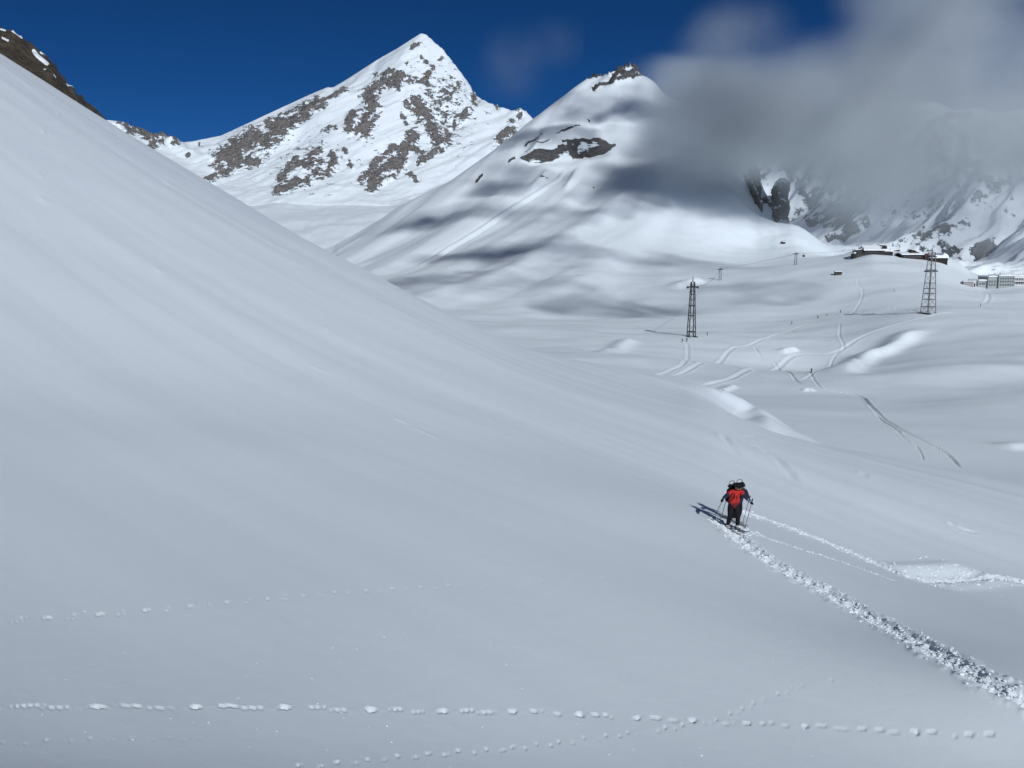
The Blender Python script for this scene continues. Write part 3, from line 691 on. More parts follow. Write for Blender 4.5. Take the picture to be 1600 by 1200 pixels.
# ------------------------------------------------------------------ lift pylons
def lattice(loc, hgt, base, top, leg_r, label, mat, rz, decks, arms, group):
    t = thing('lift_pylon', label, 'pylon', loc, rz, group)
    def corner(k, z):
        w = (base + (top - base) * z / hgt) / 2
        return ((-w, -w, z), (w, -w, z), (w, w, z), (-w, w, z))[k]
    for k in range(4): tube('leg', [corner(k, -2.5), corner(k, hgt * .97)], leg_r, mat, t, 5, False)
    nb = 8
    for k in range(4):
        for j in range(nb):
            z0, z1 = hgt * .97 * j / nb, hgt * .97 * (j + 1) / nb
            a, b = (k, (k + 1) % 4) if j % 2 else ((k + 1) % 4, k)
            tube('brace', [corner(a, z0), corner(b, z1)], leg_r * .38, mat, t, 4, False)
    for z in decks:
        bm = bmesh.new(); c = [corner(k, z) for k in range(4)]
        for k in range(4): tube_into(bm, [c[k], c[(k + 1) % 4]], leg_r * .85, 5)
        mesh_obj('deck_ring', bm, mat, t)
    for z, w in arms:
        box('cross_arm', (-w, -.35, z), (w, .35, z + .6), mat, t, .08)
        for s in (-1, 1):
            for q in (-.9, -.3, .3, .9): tube('sheave', [(s * w * .92, q - .18, z - .12), (s * w * .92, q + .18, z - .12)], .26, M['dark_steel'], t, 8)
    lathe('finial', [(.3, 0), (.22, .8), (.05, 2.6), (.01, 3.2)], mat, t, 6, (0, 0, hgt * .97))
    for s in (-1, 1): box('footing', (s * base / 2 - .9, -base / 2 - .9, -3), (s * base / 2 + .9, base / 2 + .9, .15), M['stone'], t, .1)
    return t
q1 = valley.hit(1080, 526); q2 = valley.hit(1450, 489)
H1 = 88 * q1[1] / FPX; H2 = 97 * q2[1] / FPX
lattice(q1, H1, 10.5 * q1[1] / FPX, 4.5 * q1[1] / FPX, .22, 'dark steel lattice lift pylon standing alone below the mountain face', M['dark_steel'], math.radians(8), [H1 * .09, H1 * .37, H1 * .55, H1 * .75], [(H1 * .87, 2.6)], 'lattice lift pylons')
lattice(q2, H2, 15.5 * q2[1] / FPX, 6.0 * q2[1] / FPX, .19, 'pale galvanised lattice lift pylon in front of the dark lodges', M['steel'], math.radians(24), [H2 * .10, H2 * .22, H2 * .31, H2 * .39, H2 * .48, H2 * .66], [(H2 * .67, 3.4), (H2 * .90, 2.0)], 'lattice lift pylons')
def tower(px, py, top_py, label):
    p = valley.hit(px, py); h = (py - top_py) * p[1] / FPX; k = p[1] / FPX
    t = thing('lift_tower', label, 'lift tower', p, 0, 'small lift towers')
    for s in (-1, 1): tube('post', [(s * 1.8 * k, 0, -2), (s * 1.3 * k, 0, h)], .55 * k, M['steel'], t, 8)
    for j in range(5): tube('rung', [(-1.7 * k, 0, h * (j + .5) / 5.5), (1.7 * k, 0, h * (j + .5) / 5.5)], .22 * k, M['steel'], t, 5)
    box('cross_arm', (-4.2 * k, -.5, h - .6 * k), (4.2 * k, .5, h + .5 * k), M['dark_steel'], t, .1)
    lathe('cap', [(1.2 * k, 0), (.9 * k, 1.4 * k), (.2 * k, 2.6 * k)], M['steel'], t, 8, (0, 0, h + .5 * k))
    return p, h
t1, h1 = tower(1125, 438, 421, 'small lift tower on the slope behind the dark pylon')
t2, h2 = tower(1243, 414, 397, 'small lift tower beside a hanging gondola')
def cable(name, pts, r, label):
    out = []
    for a, b in zip(pts[:-1], pts[1:]):
        a, b = Vector(a), Vector(b)
        for k in range(13):
            s = k / 12; p = a.lerp(b, s); p.z -= 4 * s * (1 - s) * (b - a).length * .012; out.append(p)
    return tag(tube(name, out, r, M['cable'], None, 5), label, 'cable', 'lift cables')
arm1 = Vector(q1) + Vector((2.4, .3, H1 * .87 + .7)); arm2 = Vector(q2) + Vector((-3, -1.2, H2 * .67 + .8))
top1 = Vector(t1) + Vector((0, 0, h1 + .6)); top2 = Vector(t2) + Vector((2, 0, h2 + .6))
g_end = Vector(world_at(1340, 390, t2[1] + 20))
cable('lift_cable', [arm1, top1], .07, 'lift cable from the dark pylon up to the first small tower')
cable('lift_cable', [top1, top2, g_end], .07, 'lift cable between the small towers and the left lodge')
gp = top2.lerp(g_end, .085); gk = t2[1] / FPX
t = thing('gondola', 'small dark red gondola hanging beside the lift tower', 'gondola', (gp.x, gp.y, gp.z - 6.5 * gk))
lathe('cabin', [(1.3 * gk, 0), (2.0 * gk, .5 * gk), (2.1 * gk, 2.2 * gk), (1.2 * gk, 3.4 * gk), (.3 * gk, 3.6 * gk)], M['cabin'], t, 10)
tube('hanger', [(0, 0, 3.5 * gk), (.3 * gk, 0, 5 * gk), (0, 0, 6.4 * gk)], .18 * gk, M['dark_steel'], t)
lathe('window_band', [(2.12 * gk, 1.1 * gk), (2.16 * gk, 1.2 * gk), (2.16 * gk, 2.0 * gk), (2.1 * gk, 2.1 * gk)], M['glass'], t, 10)

# ------------------------------------------------------------------ lodges, hotel, huts
def frame_at(px, py, extra=0.0):
    p = valley.hit(px, py); return p + np.array([0, extra, 0]), p[1] / FPX
def windows(t, xs, z, w, h, y, mat='glass', wall=None):
    for x in xs:
        f = box('window', (x - w / 2 - .12, y - .10, z - .12), (x + w / 2 + .12, y - .003, z + h + .12), M['render_white'] if wall is None else wall, t)
        box('pane', (x - w / 2, y - .14, z), (x + w / 2, y - .101, z + h), M[mat], f)
def gable_roof(t, x0, x1, y0, y1, z, rise, over=.7, thick=.9, mat=None, name='roof'):
    """ridge along x; a thick quilt of snow on timber"""
    ym = (y0 + y1) / 2
    prism(name, [(y0 - over, z - .25), (ym, z + rise), (y1 + over, z - .25), (y1 + over, z - .05), (ym, z + rise + .25), (y0 - over, z - .05)], x0 - over, x1 + over, M['wood'], t, 'x')
    prism('roof_snow', [(y0 - over - .1, z - .02), (ym, z + rise + .28), (y1 + over + .1, z - .02), (y1 + over, z + thick * .8), (ym, z + rise + thick + .3), (y0 - over, z + thick * .8)], x0 - over - .15, x1 + over + .15, M['roof_snow'], t, 'x')
# left lodge: long, low, dark, under a thick snow roof
p, k = frame_at(1360, 398)
t = thing('mountain_lodge', 'long low dark wooden lodge with snow roof, left of the two lodges on the rise', 'lodge', p, math.radians(-6), 'lodges on the rise')
box('wall', (-21 * k, 0, -4), (21 * k, 11, 6.2 * k), M['wood'], t)
box('stone_base', (-21.2 * k, -.2, -4), (21.2 * k, 11.2, 1.2 * k), M['stone'], t)
gable_roof(t, -9 * k, 14 * k, -.5, 11, 6.4 * k, 5.5 * k)
prism('front_gable', [(-20 * k, 6.2 * k), (-11.5 * k, 6.2 * k), (-11.5 * k, 7.2 * k), (-10 * k, 11 * k), (-12.5 * k, 7.6 * k), (-20 * k, 7.0 * k)], -.3, 8, M['wood'], t)
prism('side_roof_snow', [(-21.5 * k, 6.9 * k), (-12.8 * k, 7.7 * k), (-10.6 * k, 11.2 * k), (-10.4 * k, 11.8 * k), (-13 * k, 8.9 * k), (-21.5 * k, 7.9 * k)], 1.5, 11, M['roof_snow'], t)
windows(t, [k * x for x in (-17.5, -14, -6.5, -3, .5, 4, 7.5, 11)], 3.0 * k, 1.1, 1.0, 0, 'glass', M['wood'])
box('porch', (-26 * k, -1, -3), (-21.3 * k, 6, 1.4 * k), M['wood'], t); box('porch_snow', (-25.5 * k, -1.3, 1.45 * k), (-21.35 * k, 6, 4.2 * k), M['roof_snow'], t, .5)
ex = box('annexe', (21.3 * k, 1, -4), (34 * k, 9, 4.5 * k), M['wood'], t); prism('annexe_snow', [(14.2 * k, 6.4 * k), (35 * k, 4.6 * k), (35 * k, 6.0 * k), (24 * k, 8.6 * k), (14.2 * k, 8.6 * k)], .4, 10, M['roof_snow'], t)
up = prism('roof_terrace', [(11.5 * k, 8.6 * k), (30 * k, 9 * k), (29.5 * k, 14.2 * k), (18.5 * k, 15 * k)], 9.2, 14, M['wood'], t)
prism('terrace_snow', [(17.6 * k, 15.0 * k), (30.4 * k, 14.2 * k), (30.4 * k, 14.9 * k), (18.2 * k, 15.9 * k)], 8.8, 14.4, M['roof_snow'], t)
box('terrace_window', (19.5 * k, 9.05, 10.5 * k), (22 * k, 9.19, 13.5 * k), M['pale_glass'], t)
# flat shed by its side with a little mast
p, k = frame_at(1404, 393, 6)
t = thing('storage_shed', 'low wedge-shaped shed with snow on top between the two lodges', 'shed', p)
prism('wall', [(-7 * k, -3), (7 * k, -3), (7 * k, 3.2 * k), (-7 * k, 1.2 * k)], 0, 6, M['wood'], t)
prism('roof_snow', [(-8 * k, 1.1 * k), (7.8 * k, 3.25 * k), (7.6 * k, 4.6 * k), (-7.5 * k, 3.0 * k)], -.5, 6.5, M['roof_snow'], t)
tube('mast', [(8.6 * k, 2, -2), (8.6 * k, 2, 8 * k)], .16, M['steel'], t)
# right lodge: long wing, dormer, and a tall planked block at the right end
p, k = frame_at(1440, 408, 4)
t = thing('mountain_lodge', 'dark wooden lodge with a tall planked block, directly behind the pale pylon', 'lodge', p, math.radians(3), 'lodges on the rise')
box('wing_wall', (-26 * k, 2, -5), (14 * k, 12, 9.5 * k), M['wood'], t)
gable_roof(t, -25 * k, 13 * k, 2, 12, 9.6 * k, 2.2 * k, .8, .8)
prism('dormer', [(-13 * k, 12 * k), (5 * k, 12 * k), (1 * k, 14 * k), (-4.5 * k, 17 * k), (-7 * k, 16.8 * k)], 4, 11, M['wood'], t)
prism('dormer_snow', [(-7.4 * k, 17.0 * k), (-4.4 * k, 17.2 * k), (1 * k, 14.1 * k), (9 * k, 12.2 * k), (9 * k, 13 * k), (1 * k, 15.4 * k), (-4.4 * k, 18.2 * k), (-8 * k, 17.9 * k)], 4.3, 12, M['roof_snow'], t)
windows(t, [k * x for x in (-21, -17, -13, -9, -5, -1, 3)], 5.2 * k, 1.1, 1.0, 2, 'glass', M['brown'])
bl = box('block_wall', (15 * k, -2, -7), (43 * k, 10, 4.6 * k), M['wood'], t)
for j in range(9): box('plank', (15.0 * k, -2.16, -6.5 * k + j * 1.22 * k), (43.0 * k, -2.004, -6.5 * k + j * 1.22 * k + 1.02 * k), M['wood'], bl)
prism('block_snow', [(14 * k, 4.7 * k), (44.5 * k, 4.7 * k), (44.5 * k, 7.2 * k), (41 * k, 10.8 * k), (37 * k, 12.2 * k), (34 * k, 8.8 * k), (18 * k, 9.6 * k), (14.2 * k, 7.4 * k)], -2.6, 10.5, M['roof_snow'], t)
box('snow_cornice', (43.2 * k, -2.4, .5 * k), (45 * k, 9, 7 * k), M['roof_snow'], t, .6)
prism('rear_gable', [(20 * k, 9 * k), (37 * k, 9 * k), (36.5 * k, 14.5 * k), (22 * k, 12 * k)], 10.6, 17, M['render_mauve'], t)
prism('rear_gable_snow', [(19 * k, 12 * k), (37.5 * k, 14.6 * k), (37.5 * k, 15.4 * k), (19 * k, 12.8 * k)], 10.2, 17.4, M['roof_snow'], t)
box('stair_tower', (9.5 * k, .5, -5), (15.5 * k, 5, 11.5 * k), M['brown'], t)
# hotel and shed at the right edge
p, k = frame_at(1513, 447)
t = thing('garage', 'small mauve garage with white end wall left of the hotel', 'garage', p, math.radians(-20))
box('wall', (-7 * k, 0, -4), (7 * k, 8, 6.5 * k), M['render_mauve'], t); box('end_wall', (7.02 * k, -.2, -4), (10.5 * k, 8.2, 7 * k), M['render_white'], t)
prism('roof_snow', [(-7.8 * k, 6.6 * k), (11 * k, 7.1 * k), (10.4 * k, 8.4 * k), (-7 * k, 7.8 * k)], -.5, 8.5, M['roof_snow'], t)
box('door', (7.8 * k, -.3, -.5), (9.6 * k, -.21, 4.5 * k), M['brown'], t)
p, k = frame_at(1568, 450)
t = thing('mountain_hotel', 'pale three-storey mountain hotel with balconies at the right edge', 'hotel', p, math.radians(4))
for nm, x0, x1, y0, h, mt in [('low_wing', -37, -24, 3, 11, 'render_grey'), ('middle_wing', -23.5, -9, 1.5, 17, 'render_grey'), ('main_wing', -8.5, 17, 0, 18.5, 'render_grey'), ('balcony_wing', 17.2, 46, 2, 17.5, 'render_white')]:
    wl = box(nm, (x0 * k, y0, -6), (x1 * k, y0 + 12, h * k), M[mt], t)
    prism('roof_snow', [((x0 - .5) * k, (h + .05) * k), ((x1 + .5) * k, (h + .05) * k), ((x1 + .2) * k, (h + 1.6) * k), ((x0 + x1) / 2 * k, (h + 2.3) * k), ((x0 - .2) * k, (h + 1.4) * k)], y0 - .5, y0 + 12.4, M['roof_snow'], t)
for z in (3.5, 8.5, 13.2):
    windows(t, [k * x for x in (-5.5, -1.5, 2.5, 6.5, 10.5, 14.5)], z * k, 1.0, 1.2, 0, 'glass', M['render_grey'])
    if z < 13: windows(t, [k * x for x in (-21, -17, -12.5)], z * k, 1.0, 1.2, 1.5, 'glass', M['render_grey'])
windows(t, [k * x for x in (-34, -30, -27)], 5 * k, 1.0, 1.2, 3, 'glass', M['render_grey'])
for z in (4.5, 10.5):
    windows(t, [k * x for x in (20, 24, 28, 32, 36, 40, 44)], (z + .6) * k, 1.3, 1.7, 2, 'glass', M['render_white'])
    bc = box('balcony', (17.6 * k, .4, (z - .9) * k), (45.6 * k, 1.99, (z - .3) * k), M['render_white'], t)
    for j in range(15): box('baluster', ((18 + j * 1.95) * k, .42, (z - .29) * k), ((18.6 + j * 1.95) * k, .55, (z + 1.6) * k), M['render_white'], bc)
box('terrace_base', (19 * k, -3, -6), (46 * k, 1.9, 1.0 * k), M['brown'], t)
for x in (-6, 3): box('chimney', (x * k, 6, 18.6 * k), ((x + 1.6) * k, 7, 22.5 * k), M['render_white'], t)
# small hut on the plateau and lift hut higher up
p, k = frame_at(1310, 430)
t = thing('snow_hut', 'tiny dark hut alone on the snow field below the lodges', 'hut', p, math.radians(-12))
box('wall', (-5 * k, 0, -1.5), (5 * k, 4, 4.2 * k), M['stone'], t); prism('roof', [(-5.8 * k, 4.2 * k), (5.8 * k, 4.2 * k), (5.3 * k, 5.2 * k), (-5.3 * k, 5.2 * k)], -.4, 4.4, M['wood'], t)
prism('roof_snow', [(-5.7 * k, 5.22 * k), (5.7 * k, 5.22 * k), (5.0 * k, 6.2 * k), (-5.0 * k, 6.2 * k)], -.35, 4.4, M['roof_snow'], t); box('door', (-1 * k, -.12, 0), (1.4 * k, -.004, 3.4 * k), M['brown'], t)
p, k = frame_at(1225, 381)
t = thing('lift_hut', 'little dark lift hut with a mast at the foot of the cliff', 'hut', p, math.radians(15))
box('wall', (-2.6 * k, 0, -1), (2.6 * k, 3, 3.0 * k), M['wood'], t); prism('roof_snow', [(-3.2 * k, 3.0 * k), (3.2 * k, 3.0 * k), (2.2 * k, 4.2 * k), (-2.4 * k, 3.9 * k)], -.4, 3.4, M['roof_snow'], t)
tube('mast', [(2.9 * k, 1, 0), (3.1 * k, 1, 6.5 * k)], .14, M['dark_steel'], t); tube('yard', [(-2.6 * k, 1, 4.4 * k), (3.6 * k, 1, 5.2 * k)], .12, M['dark_steel'], t)

# ------------------------------------------------------------------ rock pillars at the mountain's right end
def pillar(px, py, w, h, dep, lean, label, seed):
    """a weathered crag: stacked irregular rings, snow caught on its ledges"""
    p = valley.hit(px, py); k = p[1] / FPX; rs = np.random.RandomState(seed)
    s = (h * k) / 26; bm = bmesh.new(); rings = []; nr, ns = 34, 40
    for i in range(nr):
        z = -12 + (h * k + 12) * i / (nr - 1); f = i / (nr - 1)
        r = (1 - .35 * f ** 2) * (1 - sstep(.9, 1.0, f) * .55)
        ring = []
        for j in range(ns):
            a = 2 * math.pi * j / ns; cx, cy = math.cos(a), math.sin(a)
            nz = float(fbm(np.array(cx * 1.6 + z / 13), np.array(cy * 1.6 + seed * 3.1), 4, seed)) * .42 + float(ridged(np.array(a * 2.2), np.array(z / 7.0), 3, seed + 5)) * .12
            rr = r * (1 + nz)
            ring.append(bm.verts.new((w * k * .5 * cx * rr + lean * k * f, dep * .5 * cy * rr, z)))
        rings.append(ring)
    for A, B in zip(rings[:-1], rings[1:]):
        for j in range(ns): bm.faces.new((A[j], A[(j + 1) % ns], B[(j + 1) % ns], B[j]))
    bm.faces.new(rings[-1]); bm.faces.new(rings[0][::-1])
    o = mesh_obj('rock_pillar', bm, M['pillar'], None, True); o.location = p + np.array([0, dep * .25, 0])
    return tag(o, label, 'rock', 'rock pillars')
mm = terrain_mat('pillar_rock', (.10, .088, .078), (.24, .205, .175), .12, .3, 1.2, thr=.0, amp=1.2, stretch=(1, 1, .5), snow_bump=.05, snow_noise=.3)
for nd in mm.node_tree.nodes:                         # snow lies where the rock is flat enough to hold it
    if nd.type == 'ATTRIBUTE':
        ge = mm.node_tree.nodes.new('ShaderNodeNewGeometry'); sp = mm.node_tree.nodes.new('ShaderNodeSeparateXYZ'); mm.node_tree.links.new(ge.outputs['Normal'], sp.inputs[0])
        mr = mm.node_tree.nodes.new('ShaderNodeMapRange'); mr.inputs['From Min'].default_value = .15; mr.inputs['From Max'].default_value = .55; mr.inputs['To Min'].default_value = .7; mr.inputs['To Max'].default_value = -1.0
        mm.node_tree.links.new(sp.outputs['Z'], mr.inputs['Value'])
        for lk in list(mm.node_tree.links):
            if lk.from_node == nd: ts = lk.to_socket; mm.node_tree.links.remove(lk); mm.node_tree.links.new(mr.outputs[0], ts)
M['pillar'] = mm
pillar(1216, 336, 26, 56, 22, 6, 'brown rock pillar beside the cloud, the lower right one of two', 3)
pillar(1183, 318, 17, 62, 18, -6, 'brown rock pillar emerging from the snow, the left one of two', 8)
pillar(1204, 322, 16, 16, 14, 0, 'small rock step between the two rock pillars', 12)

# ------------------------------------------------------------------ the cloud hanging on the mountain
def make_cloud(name, label, blobs, density, seed, nscale, margin=1.0, on=None, tear=(3.0, -.98), grain=None):
    """one closed box of air whose density follows a cluster of soft billows broken up by noise"""
    C = []; R = []
    for px, py, d, rx, rz, ry, w in blobs:
        if d < 0:                                     # a billow that stands between the sun and this spot of the mountain face
            c = on.hit(px, py) + np.array(SUN) * (-d / SUN.z); r = np.array([rx, ry, rz])
        else: c = world_at(px, py, d); r = np.array([rx * d / FPX, ry, rz * d / FPX])
        C.append(c); R.append(r)
    C = np.array(C); R = np.array(R)
    lo = (C - R * margin).min(0); hi = (C + R * margin).max(0)
    me = bpy.data.meshes.new(name); bm = bmesh.new()
    vs = [bm.verts.new((x, y, z)) for x in (lo[0], hi[0]) for y in (lo[1], hi[1]) for z in (lo[2], hi[2])]
    for f in ((0, 1, 3, 2), (4, 6, 7, 5), (0, 4, 5, 1), (2, 3, 7, 6), (0, 2, 6, 4), (1, 5, 7, 3)): bm.faces.new([vs[i] for i in f])
    bmesh.ops.recalc_face_normals(bm, faces=bm.faces); bm.to_mesh(me); bm.free()
    m = bpy.data.materials.new(name + '_air'); m.use_nodes = True; n = m.node_tree.nodes; l = m.node_tree.links
    n.clear(); out = n.new('ShaderNodeOutputMaterial'); vol = n.new('ShaderNodeVolumePrincipled'); l.new(vol.outputs[0], out.inputs['Volume'])
    vol.inputs['Color'].default_value = (.92, .97, 1.0, 1); vol.inputs['Anisotropy'].default_value = .18
    tc = n.new('ShaderNodeTexCoord'); total = None
    nw = N(n, 'ShaderNodeTexNoise', Scale=nscale * .6, Detail=2.0); l.new(tc.outputs['Object'], nw.inputs['Vector'])
    wv = n.new('ShaderNodeVectorMath'); wv.operation = 'MULTIPLY_ADD'; wv.inputs[1].default_value = (170, 170, 130); l.new(nw.outputs['Color'], wv.inputs[0]); l.new(tc.outputs['Object'], wv.inputs[2])
    sh = n.new('ShaderNodeVectorMath'); sh.operation = 'SUBTRACT'; sh.inputs[1].default_value = (85, 85, 65); l.new(wv.outputs[0], sh.inputs[0])
    for (c, r, b) in zip(C, R, blobs):
        s = n.new('ShaderNodeVectorMath'); s.operation = 'SUBTRACT'; s.inputs[1].default_value = c; l.new(sh.outputs[0], s.inputs[0])
        d = n.new('ShaderNodeVectorMath'); d.operation = 'DIVIDE'; d.inputs[1].default_value = r; l.new(s.outputs[0], d.inputs[0])
        ln = n.new('ShaderNodeVectorMath'); ln.operation = 'LENGTH'; l.new(d.outputs[0], ln.inputs[0])
        mr = n.new('ShaderNodeMapRange'); mr.interpolation_type = 'SMOOTHSTEP'
        mr.inputs['From Min'].default_value = 1.0; mr.inputs['From Max'].default_value = .15; mr.inputs['To Min'].default_value = 0; mr.inputs['To Max'].default_value = b[6]
        l.new(ln.outputs['Value'], mr.inputs['Value'])
        if total is None: total = mr.outputs[0]
        else:
            a = n.new('ShaderNodeMath'); a.operation = 'ADD'; l.new(total, a.inputs[0]); l.new(mr.outputs[0], a.inputs[1]); total = a.outputs[0]
    nz = N(n, 'ShaderNodeTexNoise', Scale=nscale, Detail=5.0, Roughness=.62)
    if grain is None: l.new(tc.outputs['Object'], nz.inputs['Vector'])
    else:                                             # wind-drawn streaks along one direction
        vr = n.new('ShaderNodeVectorRotate'); vr.rotation_type = 'Z_AXIS'; vr.inputs['Angle'].default_value = -grain; l.new(tc.outputs['Object'], vr.inputs['Vector'])
        vm = n.new('ShaderNodeVectorMath'); vm.operation = 'MULTIPLY'; vm.inputs[1].default_value = (.2, 1, .5); l.new(vr.outputs[0], vm.inputs[0]); l.new(vm.outputs[0], nz.inputs['Vector'])
    na = N(n, 'ShaderNodeMath', operation='MULTIPLY_ADD'); l.new(nz.outputs['Fac'], na.inputs[0]); na.inputs[1].default_value = tear[0]; na.inputs[2].default_value = tear[1]
    mu = N(n, 'ShaderNodeMath', operation='MULTIPLY'); mu.use_clamp = False; l.new(na.outputs[0], mu.inputs[0]); l.new(total, mu.inputs[1])
    mx = N(n, 'ShaderNodeMath', operation='MAXIMUM'); l.new(mu.outputs[0], mx.inputs[0]); mx.inputs[1].default_value = 0.0
    mi = N(n, 'ShaderNodeMath', operation='MINIMUM'); l.new(mx.outputs[0], mi.inputs[0]); mi.inputs[1].default_value = 1.0
    de = N(n, 'ShaderNodeMath', operation='MULTIPLY'); l.new(mi.outputs[0], de.inputs[0]); de.inputs[1].default_value = density
    l.new(de.outputs[0], vol.inputs['Density'])
    m.cycles.volume_step_rate = CLOUD_STEP * (1.0 if on is None else 1.8)
    me.materials.append(m)
    o = bpy.data.objects.new(name, me); scene.collection.objects.link(o)
    o['kind'] = 'stuff'; o['label'] = label; o['category'] = 'cloud'
    return o
CLOUD_STEP = 1.3
make_cloud('cloud', 'grey cloud bank hiding the right side of the mountain', [
    (1330, 165, 930, 380, 115, 150, 1.0), (1150, 140, 900, 190, 80, 120, .9), (1485, 70, 930, 155, 190, 130, 1.0), (1530, 240, 930, 220, 130, 140, 1.0),
    (1140, 55, 930, 130, 95, 100, .5), (1255, 235, 930, 120, 75, 120, 1.0), (1360, 240, 920, 260, 85, 130, 1.0), (1560, 355, 900, 100, 75, 90, .6), (1780, 170, 930, 280, 260, 160, 1.0),
    (1055, 130, 890, 105, 65, 110, 1.1), (1110, 190, 890, 130, 80, 110, 1.0), (1045, 175, 870, 105, 70, 100, .75), (1175, 190, 900, 160, 85, 120, .85), (1100, 245, 865, 210, 100, 100, .42), (1020, 170, 870, 95, 75, 95, .5), (1420, 330, 900, 320, 90, 90, .22), (985, 185, 880, 120, 80, 90, .14)], .028, 1, .0075)
make_cloud('cloud', 'soft cloud edge veiling the right shoulder of the middle mountain', [(1085, 190, 880, 135, 80, 110, .75), (1150, 195, 890, 120, 80, 110, 1.0), (1205, 215, 900, 95, 75, 100, 1.0)], .021, 5, .012, 1.0, None, (1.6, .1))
make_cloud('cloud', 'faint wisp of cloud in the blue sky between the two peaks', [(780, 95, 1500, 60, 80, 90, .8), (840, 50, 1500, 70, 50, 90, .6)], .0022, 2, .006)
# the same cloud's torn edge drifting above the frame; it lays the soft shadows on the mountain face
streaks = [(px, py, -280, 88, 30, 58, w) for px, py, w in [(690, 345, .6), (800, 285, .65), (890, 210, 1.2), (945, 165, 1.6), (985, 150, 1.2), (1010, 290, .8), (1110, 325, .95), (900, 340, .75), (1050, 235, .8), (790, 395, .7), (1010, 410, .4), (1180, 290, .7), (850, 455, .3)]]
for line, w in (([(615, 452), (665, 432), (715, 413), (770, 395), (830, 375)], 1.7), ([(740, 440), (800, 422), (860, 405), (920, 385)], 1.4), ([(930, 485), (1010, 470), (1090, 460), (1160, 450)], .7)):
    streaks += [(px, py, -280, 36, 22, 20, w) for px, py in line]
make_cloud('cloud', 'torn cloud edge overhead, above the frame, shading the mountain face', streaks, .11, 3, .022, 1.0, valley, (3.4, -1.2), math.atan2(dv[1], dv[0]))
# cloud added out of view, right of the frame, to shade the far cliffs
make_cloud('cloud', 'unseen cloud added beyond the right edge of the frame, shading the far cliffs', [
    (1270, 340, -430, 150, 50, 170, 1.0), (1340, 320, -430, 150, 50, 170, 1.0), (1420, 320, -430, 150, 50, 170, 1.0), (1500, 350, -430, 140, 50, 150, 1.0), (1580, 390, -430, 130, 50, 140, 1.0), (1330, 380, -430, 120, 50, 150, 1.0)], .022, 4, .009, 1.0, cl, (2.2, -.45))

# ------------------------------------------------------------------ people
def skin_body(name, verts, edges, mats, tags, parent=None, levels=2):
    """one continuous body grown over a skeleton; every face takes the colour of the bone it lies on"""
    me = bpy.data.meshes.new(name); me.from_pydata([v[0] for v in verts], [e[:2] for e in edges], [])
    o = bpy.data.objects.new(name, me); scene.collection.objects.link(o)
    o.modifiers.new('skin', 'SKIN').use_smooth_shade = True
    sub = o.modifiers.new('sub', 'SUBSURF'); sub.levels = levels; sub.render_levels = levels
    for i, v in enumerate(verts):
        r = v[1]; sv = me.skin_vertices[0].data[i]
        sv.radius = r if isinstance(r, tuple) else (r, r); sv.use_root = (i == 0)
    dg = bpy.context.evaluated_depsgraph_get(); dg.update()
    m2 = bpy.data.meshes.new_from_object(o.evaluated_get(dg)); bpy.data.objects.remove(o)
    m2.materials.clear()
    for m in mats: m2.materials.append(m)
    seg = [(Vector(verts[e[0]][0]), Vector(verts[e[1]][0]), e[2], .5 * (max(np.ravel(verts[e[0]][1])) + max(np.ravel(verts[e[1]][1])))) for e in edges]
    for f in m2.polygons:
        c = f.center; best = (9, 0)
        for a, b, mi, rr in seg:
            d = b - a; s = max(0, min(1, (c - a).dot(d) / max(d.length_squared, 1e-9))); dist = (c - a - d * s).length - rr * .6
            if dist < best[0]: best = (dist, mi)
        f.material_index = best[1]; f.use_smooth = True
    o = bpy.data.objects.new(name, m2); link(o, parent)
    return o
def hand(t, wrist, toward, mat):
    """a gloved hand closed round the pole grip: palm, four fingers, thumb"""
    w = Vector(wrist); d = Vector(toward).normalized(); up = Vector((0, 0, 1)); side = d.cross(up).normalized()
    V = [(tuple(w), .030), (tuple(w + d * .05), (.042, .030)), (tuple(w + d * .09), (.042, .028))]; E = [(0, 1, 0), (1, 2, 0)]
    for j, (off, ln) in enumerate([(.030, .060), (.010, .068), (-.010, .064), (-.030, .050)]):
        a = w + d * .10 + up * off; b = a + d * ln * .5 + side * .018; c = b + side * ln * .6 - d * .01
        n = len(V); V += [(tuple(a), .014), (tuple(b), .013), (tuple(c), .012)]; E += [(2, n, 0), (n, n + 1, 0), (n + 1, n + 2, 0)]
    n = len(V); a = w + d * .055 + side * .035 + up * .02; b = a + d * .03 + side * .02; V += [(tuple(a), .016), (tuple(b), .013)]; E += [(1, n, 0), (n, n + 1, 0)]
    return skin_body('glove', V, E, [mat], None, t, 1)
def ski_pole(top, tip, label, grp):
    a, b = Vector(top), Vector(tip); d = (b - a).normalized()
    t = thing('ski_pole', label, 'ski pole', tuple(b), 0, grp)
    L = lambda p: tuple(Vector(p) - b)
    tube('shaft', [L(a), L(b)], [.011, .008], M['pole'], t, 6); tube('grip', [L(a - d * .09), L(a + d * .12)], [.024, .020], M['black'], t, 8)
    c = b - d * .09; q = d.orthogonal().normalized()
    bm = bmesh.new(); e = d.cross(q); ring = [c + (q * math.cos(s) + e * math.sin(s)) * .05 for s in [2 * math.pi * k / 10 for k in range(11)]]
    tube_into(bm, [L(p) for p in ring], .008, 5); mesh_obj('basket', bm, M['black'], t, True)
